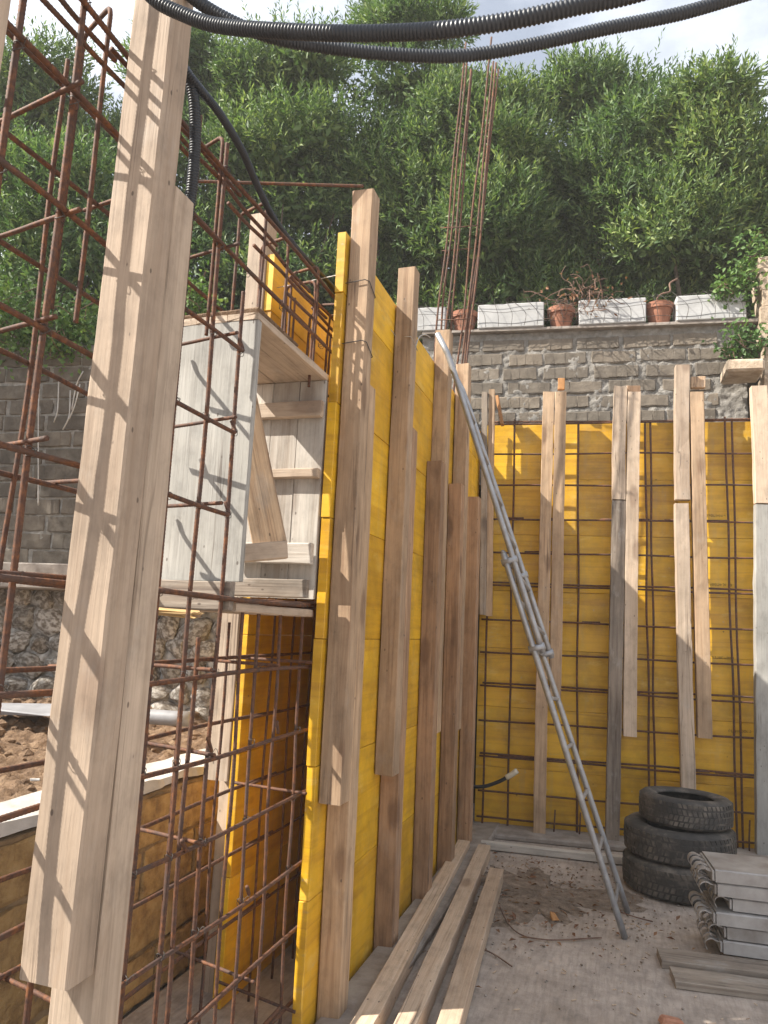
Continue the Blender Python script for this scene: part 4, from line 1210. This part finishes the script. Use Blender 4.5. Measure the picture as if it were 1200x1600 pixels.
# thin dirt patch
pc = on_z(840, 1400)
nA, nR = 64, 14
vs, fs = [(pc.x, pc.y, .016)], []
for i in range(1, nR):
    for k in range(nA):
        a = 2 * math.pi * k / nA
        R_ = (.40 + .13 * math.sin(3 * a + 1) + .09 * math.sin(5 * a) + .06 * math.sin(11 * a + 2) + .05 * math.sin(23 * a) + RND.uniform(-.03, .03)) * i / (nR - 1)
        zz = .017 * (1 - (i / (nR - 1)) ** 2) + RND.uniform(-.004, .004) * (i < nR - 1) - (.004 if i == nR - 1 else -.002)
        vs.append((pc.x + R_ * 1.1 * math.cos(a), pc.y + R_ * 1.15 * math.sin(a), zz))
for k in range(nA): fs.append((0, 1 + k, 1 + (k + 1) % nA))
for i in range(nR - 2):
    for k in range(nA):
        a, b = 1 + i * nA + k, 1 + i * nA + (k + 1) % nA; fs.append((a, a + nA, b + nA, b))
ob('dirt_patch', mesh_np('dirt', vs, fs, True), M['dirt'], kind='stuff')
n = 330
P = np.stack([NPR.normal(pc.x, .42, n), NPR.normal(pc.y, .42, n), NPR.uniform(.008, .022, n)], 1)
D = np.stack([NPR.normal(0, 1, n), NPR.normal(0, 1, n), NPR.normal(.05, .15, n)], 1)
l = NPR.uniform(.015, .055, n)
V, Fq = leaf_cloud(P, D, np.tile([0, 0, 1.], (n, 1)) + NPR.normal(0, .3, (n, 3)), l, l * .4)
ob('leaf_litter', cloud_mesh('litter', V, Fq), M['leaf_dry'], kind='stuff')
parts = []
for i in range(200):
    x, y = NPR.uniform(-1.0, 1.2), NPR.uniform(2.9, 5.9)
    s = RND.choice((.002, .003, .005, .008))
    b = bmesh.new(); bmesh.ops.create_icosphere(b, subdivisions=1, radius=s)
    V = np.array([(v.co.x * RND.uniform(.6, 1.4) + x, v.co.y * RND.uniform(.6, 1.4) + y, v.co.z * .6 + s * .4) for v in b.verts]); Fq = [[v.index for v in f.verts] for f in b.faces]; b.free()
    parts.append((V, Fq))
ob('grit', mesh_np('grit', *join_arrays(parts)), M['ledge'], kind='stuff')
parts = []
for i in range(700):
    x, y = NPR.normal(pc.x, .50), NPR.normal(pc.y, .50)
    s = RND.choice((.002, .003, .004, .007))
    b = bmesh.new(); bmesh.ops.create_icosphere(b, subdivisions=1, radius=s)
    V = np.array([(v.co.x * RND.uniform(.6, 1.6) + x, v.co.y * RND.uniform(.6, 1.6) + y, v.co.z * .7 + s * .4 + .006) for v in b.verts]); Fq = [[v.index for v in f.verts] for f in b.faces]; b.free()
    parts.append((V, Fq))
ob('dirt_crumbs', mesh_np('crumbs', *join_arrays(parts)), M['dirt'], kind='stuff')
parts = []
for i in range(260):
    x, y = NPR.uniform(-1.0, 1.3), NPR.uniform(2.9, 5.8)
    w_, l_ = RND.uniform(.002, .006), RND.uniform(.008, .035); a = RND.uniform(0, 6.28); h_ = RND.uniform(.0015, .005)
    q = [(sx * l_ / 2, sy * w_ / 2, z_) for z_ in (.005, .005 + h_) for sx, sy in ((-1, -1), (1, -1), (1, 1), (-1, 1))]
    V = np.array([(x + u * math.cos(a) - v * math.sin(a), y + u * math.sin(a) + v * math.cos(a), w2) for u, v, w2 in q])
    parts.append((V, [[0, 3, 2, 1], [4, 5, 6, 7], [0, 1, 5, 4], [1, 2, 6, 5], [2, 3, 7, 6], [3, 0, 4, 7]]))
ob('wood_chips', mesh_np('chips', *join_arrays(parts)), M['wood_fresh'], kind='stuff')
for (q, lab) in ((((772, 1395), (800, 1450), (850, 1468), (940, 1465)), 'long thin stick at the near side of the dirt patch'), (((735, 1475), (770, 1490), (800, 1510)), 'dark curved stick beside the fresh beams'), (((955, 1420), (990, 1432), (1020, 1440)), 'short stick right of the ladder feet')):
    tubes('stick', [(smooth_pts([on_z(p[0], p[1], .012) for p in q], .02), .0038)], 'twig', label=lab, cat='stick')
p = on_z(866, 1432, .02)
box('wood_chip', (p.x - .022, p.y - .04, .006), (p.x + .02, p.y + .035, .028), 'wood_orange', None, .004, .012, 'small orange wood chip in the dirt patch', 'offcut', skew=.4)
p = on_z(1050, 1592, .03)
box('brick_fragment', (p.x - .045, p.y - .035, .004), (p.x + .045, p.y + .035, .032), 'tile_red', None, .008, .012, 'broken red clay fragment on the floor at the lower edge', 'brick', skew=.3)

# ------------------------------------------------------------------ odds and ends on the soil bank
a, b = on_z(205, 1118, 1.0), on_z(298, 1124, 1.0)
d = (b - a).normalized()
tubes('pvc_pipe', [(resample([a - d * .35, b], .1), .042)], 'sheet', label='pale grey pipe lying at the foot of the rubble wall', cat='pipe', sides=18)
a = on_z(10, 1108, .97)
ob('plastic_sheet', box_mesh(.55, .30, .03, .008, .03, 9), M['sheet'], None, Matrix.Translation((a.x + .15, a.y, .985)) @ Matrix.Rotation(.2, 4, 'Z'), 'pale plastic sheet on the soil at the far left', 'sheet')
p = on_z(55, 1218, .90)
ob('litter_scrap', box_mesh(.035, .02, .008, .002, .003, 2), M['white_block'], None, Matrix.Translation((p.x, p.y, .90)) @ Matrix.Rotation(.5, 4, 'Z'), 'tiny white scrap on the soil near the low wall', 'litter')

# ------------------------------------------------------------------ thin haze volume added to lift the shadows like a lens veil
hz_me = box_mesh(1230, 1230, 14.2, 0)
hm = bpy.data.materials.new('shadow_lift_haze'); hm.use_nodes = True
hm.node_tree.nodes.clear()
ho = hm.node_tree.nodes.new('ShaderNodeOutputMaterial'); hv = hm.node_tree.nodes.new('ShaderNodeVolumePrincipled')
hv.inputs['Color'].default_value = (0.95, 0.92, 0.88, 1); hv.inputs['Density'].default_value = 0.0035
hm.node_tree.links.new(hv.outputs[0], ho.inputs['Volume'])
ob('haze', hz_me, hm, None, Matrix.Translation((0, 0, 6.07)), kind='stuff')
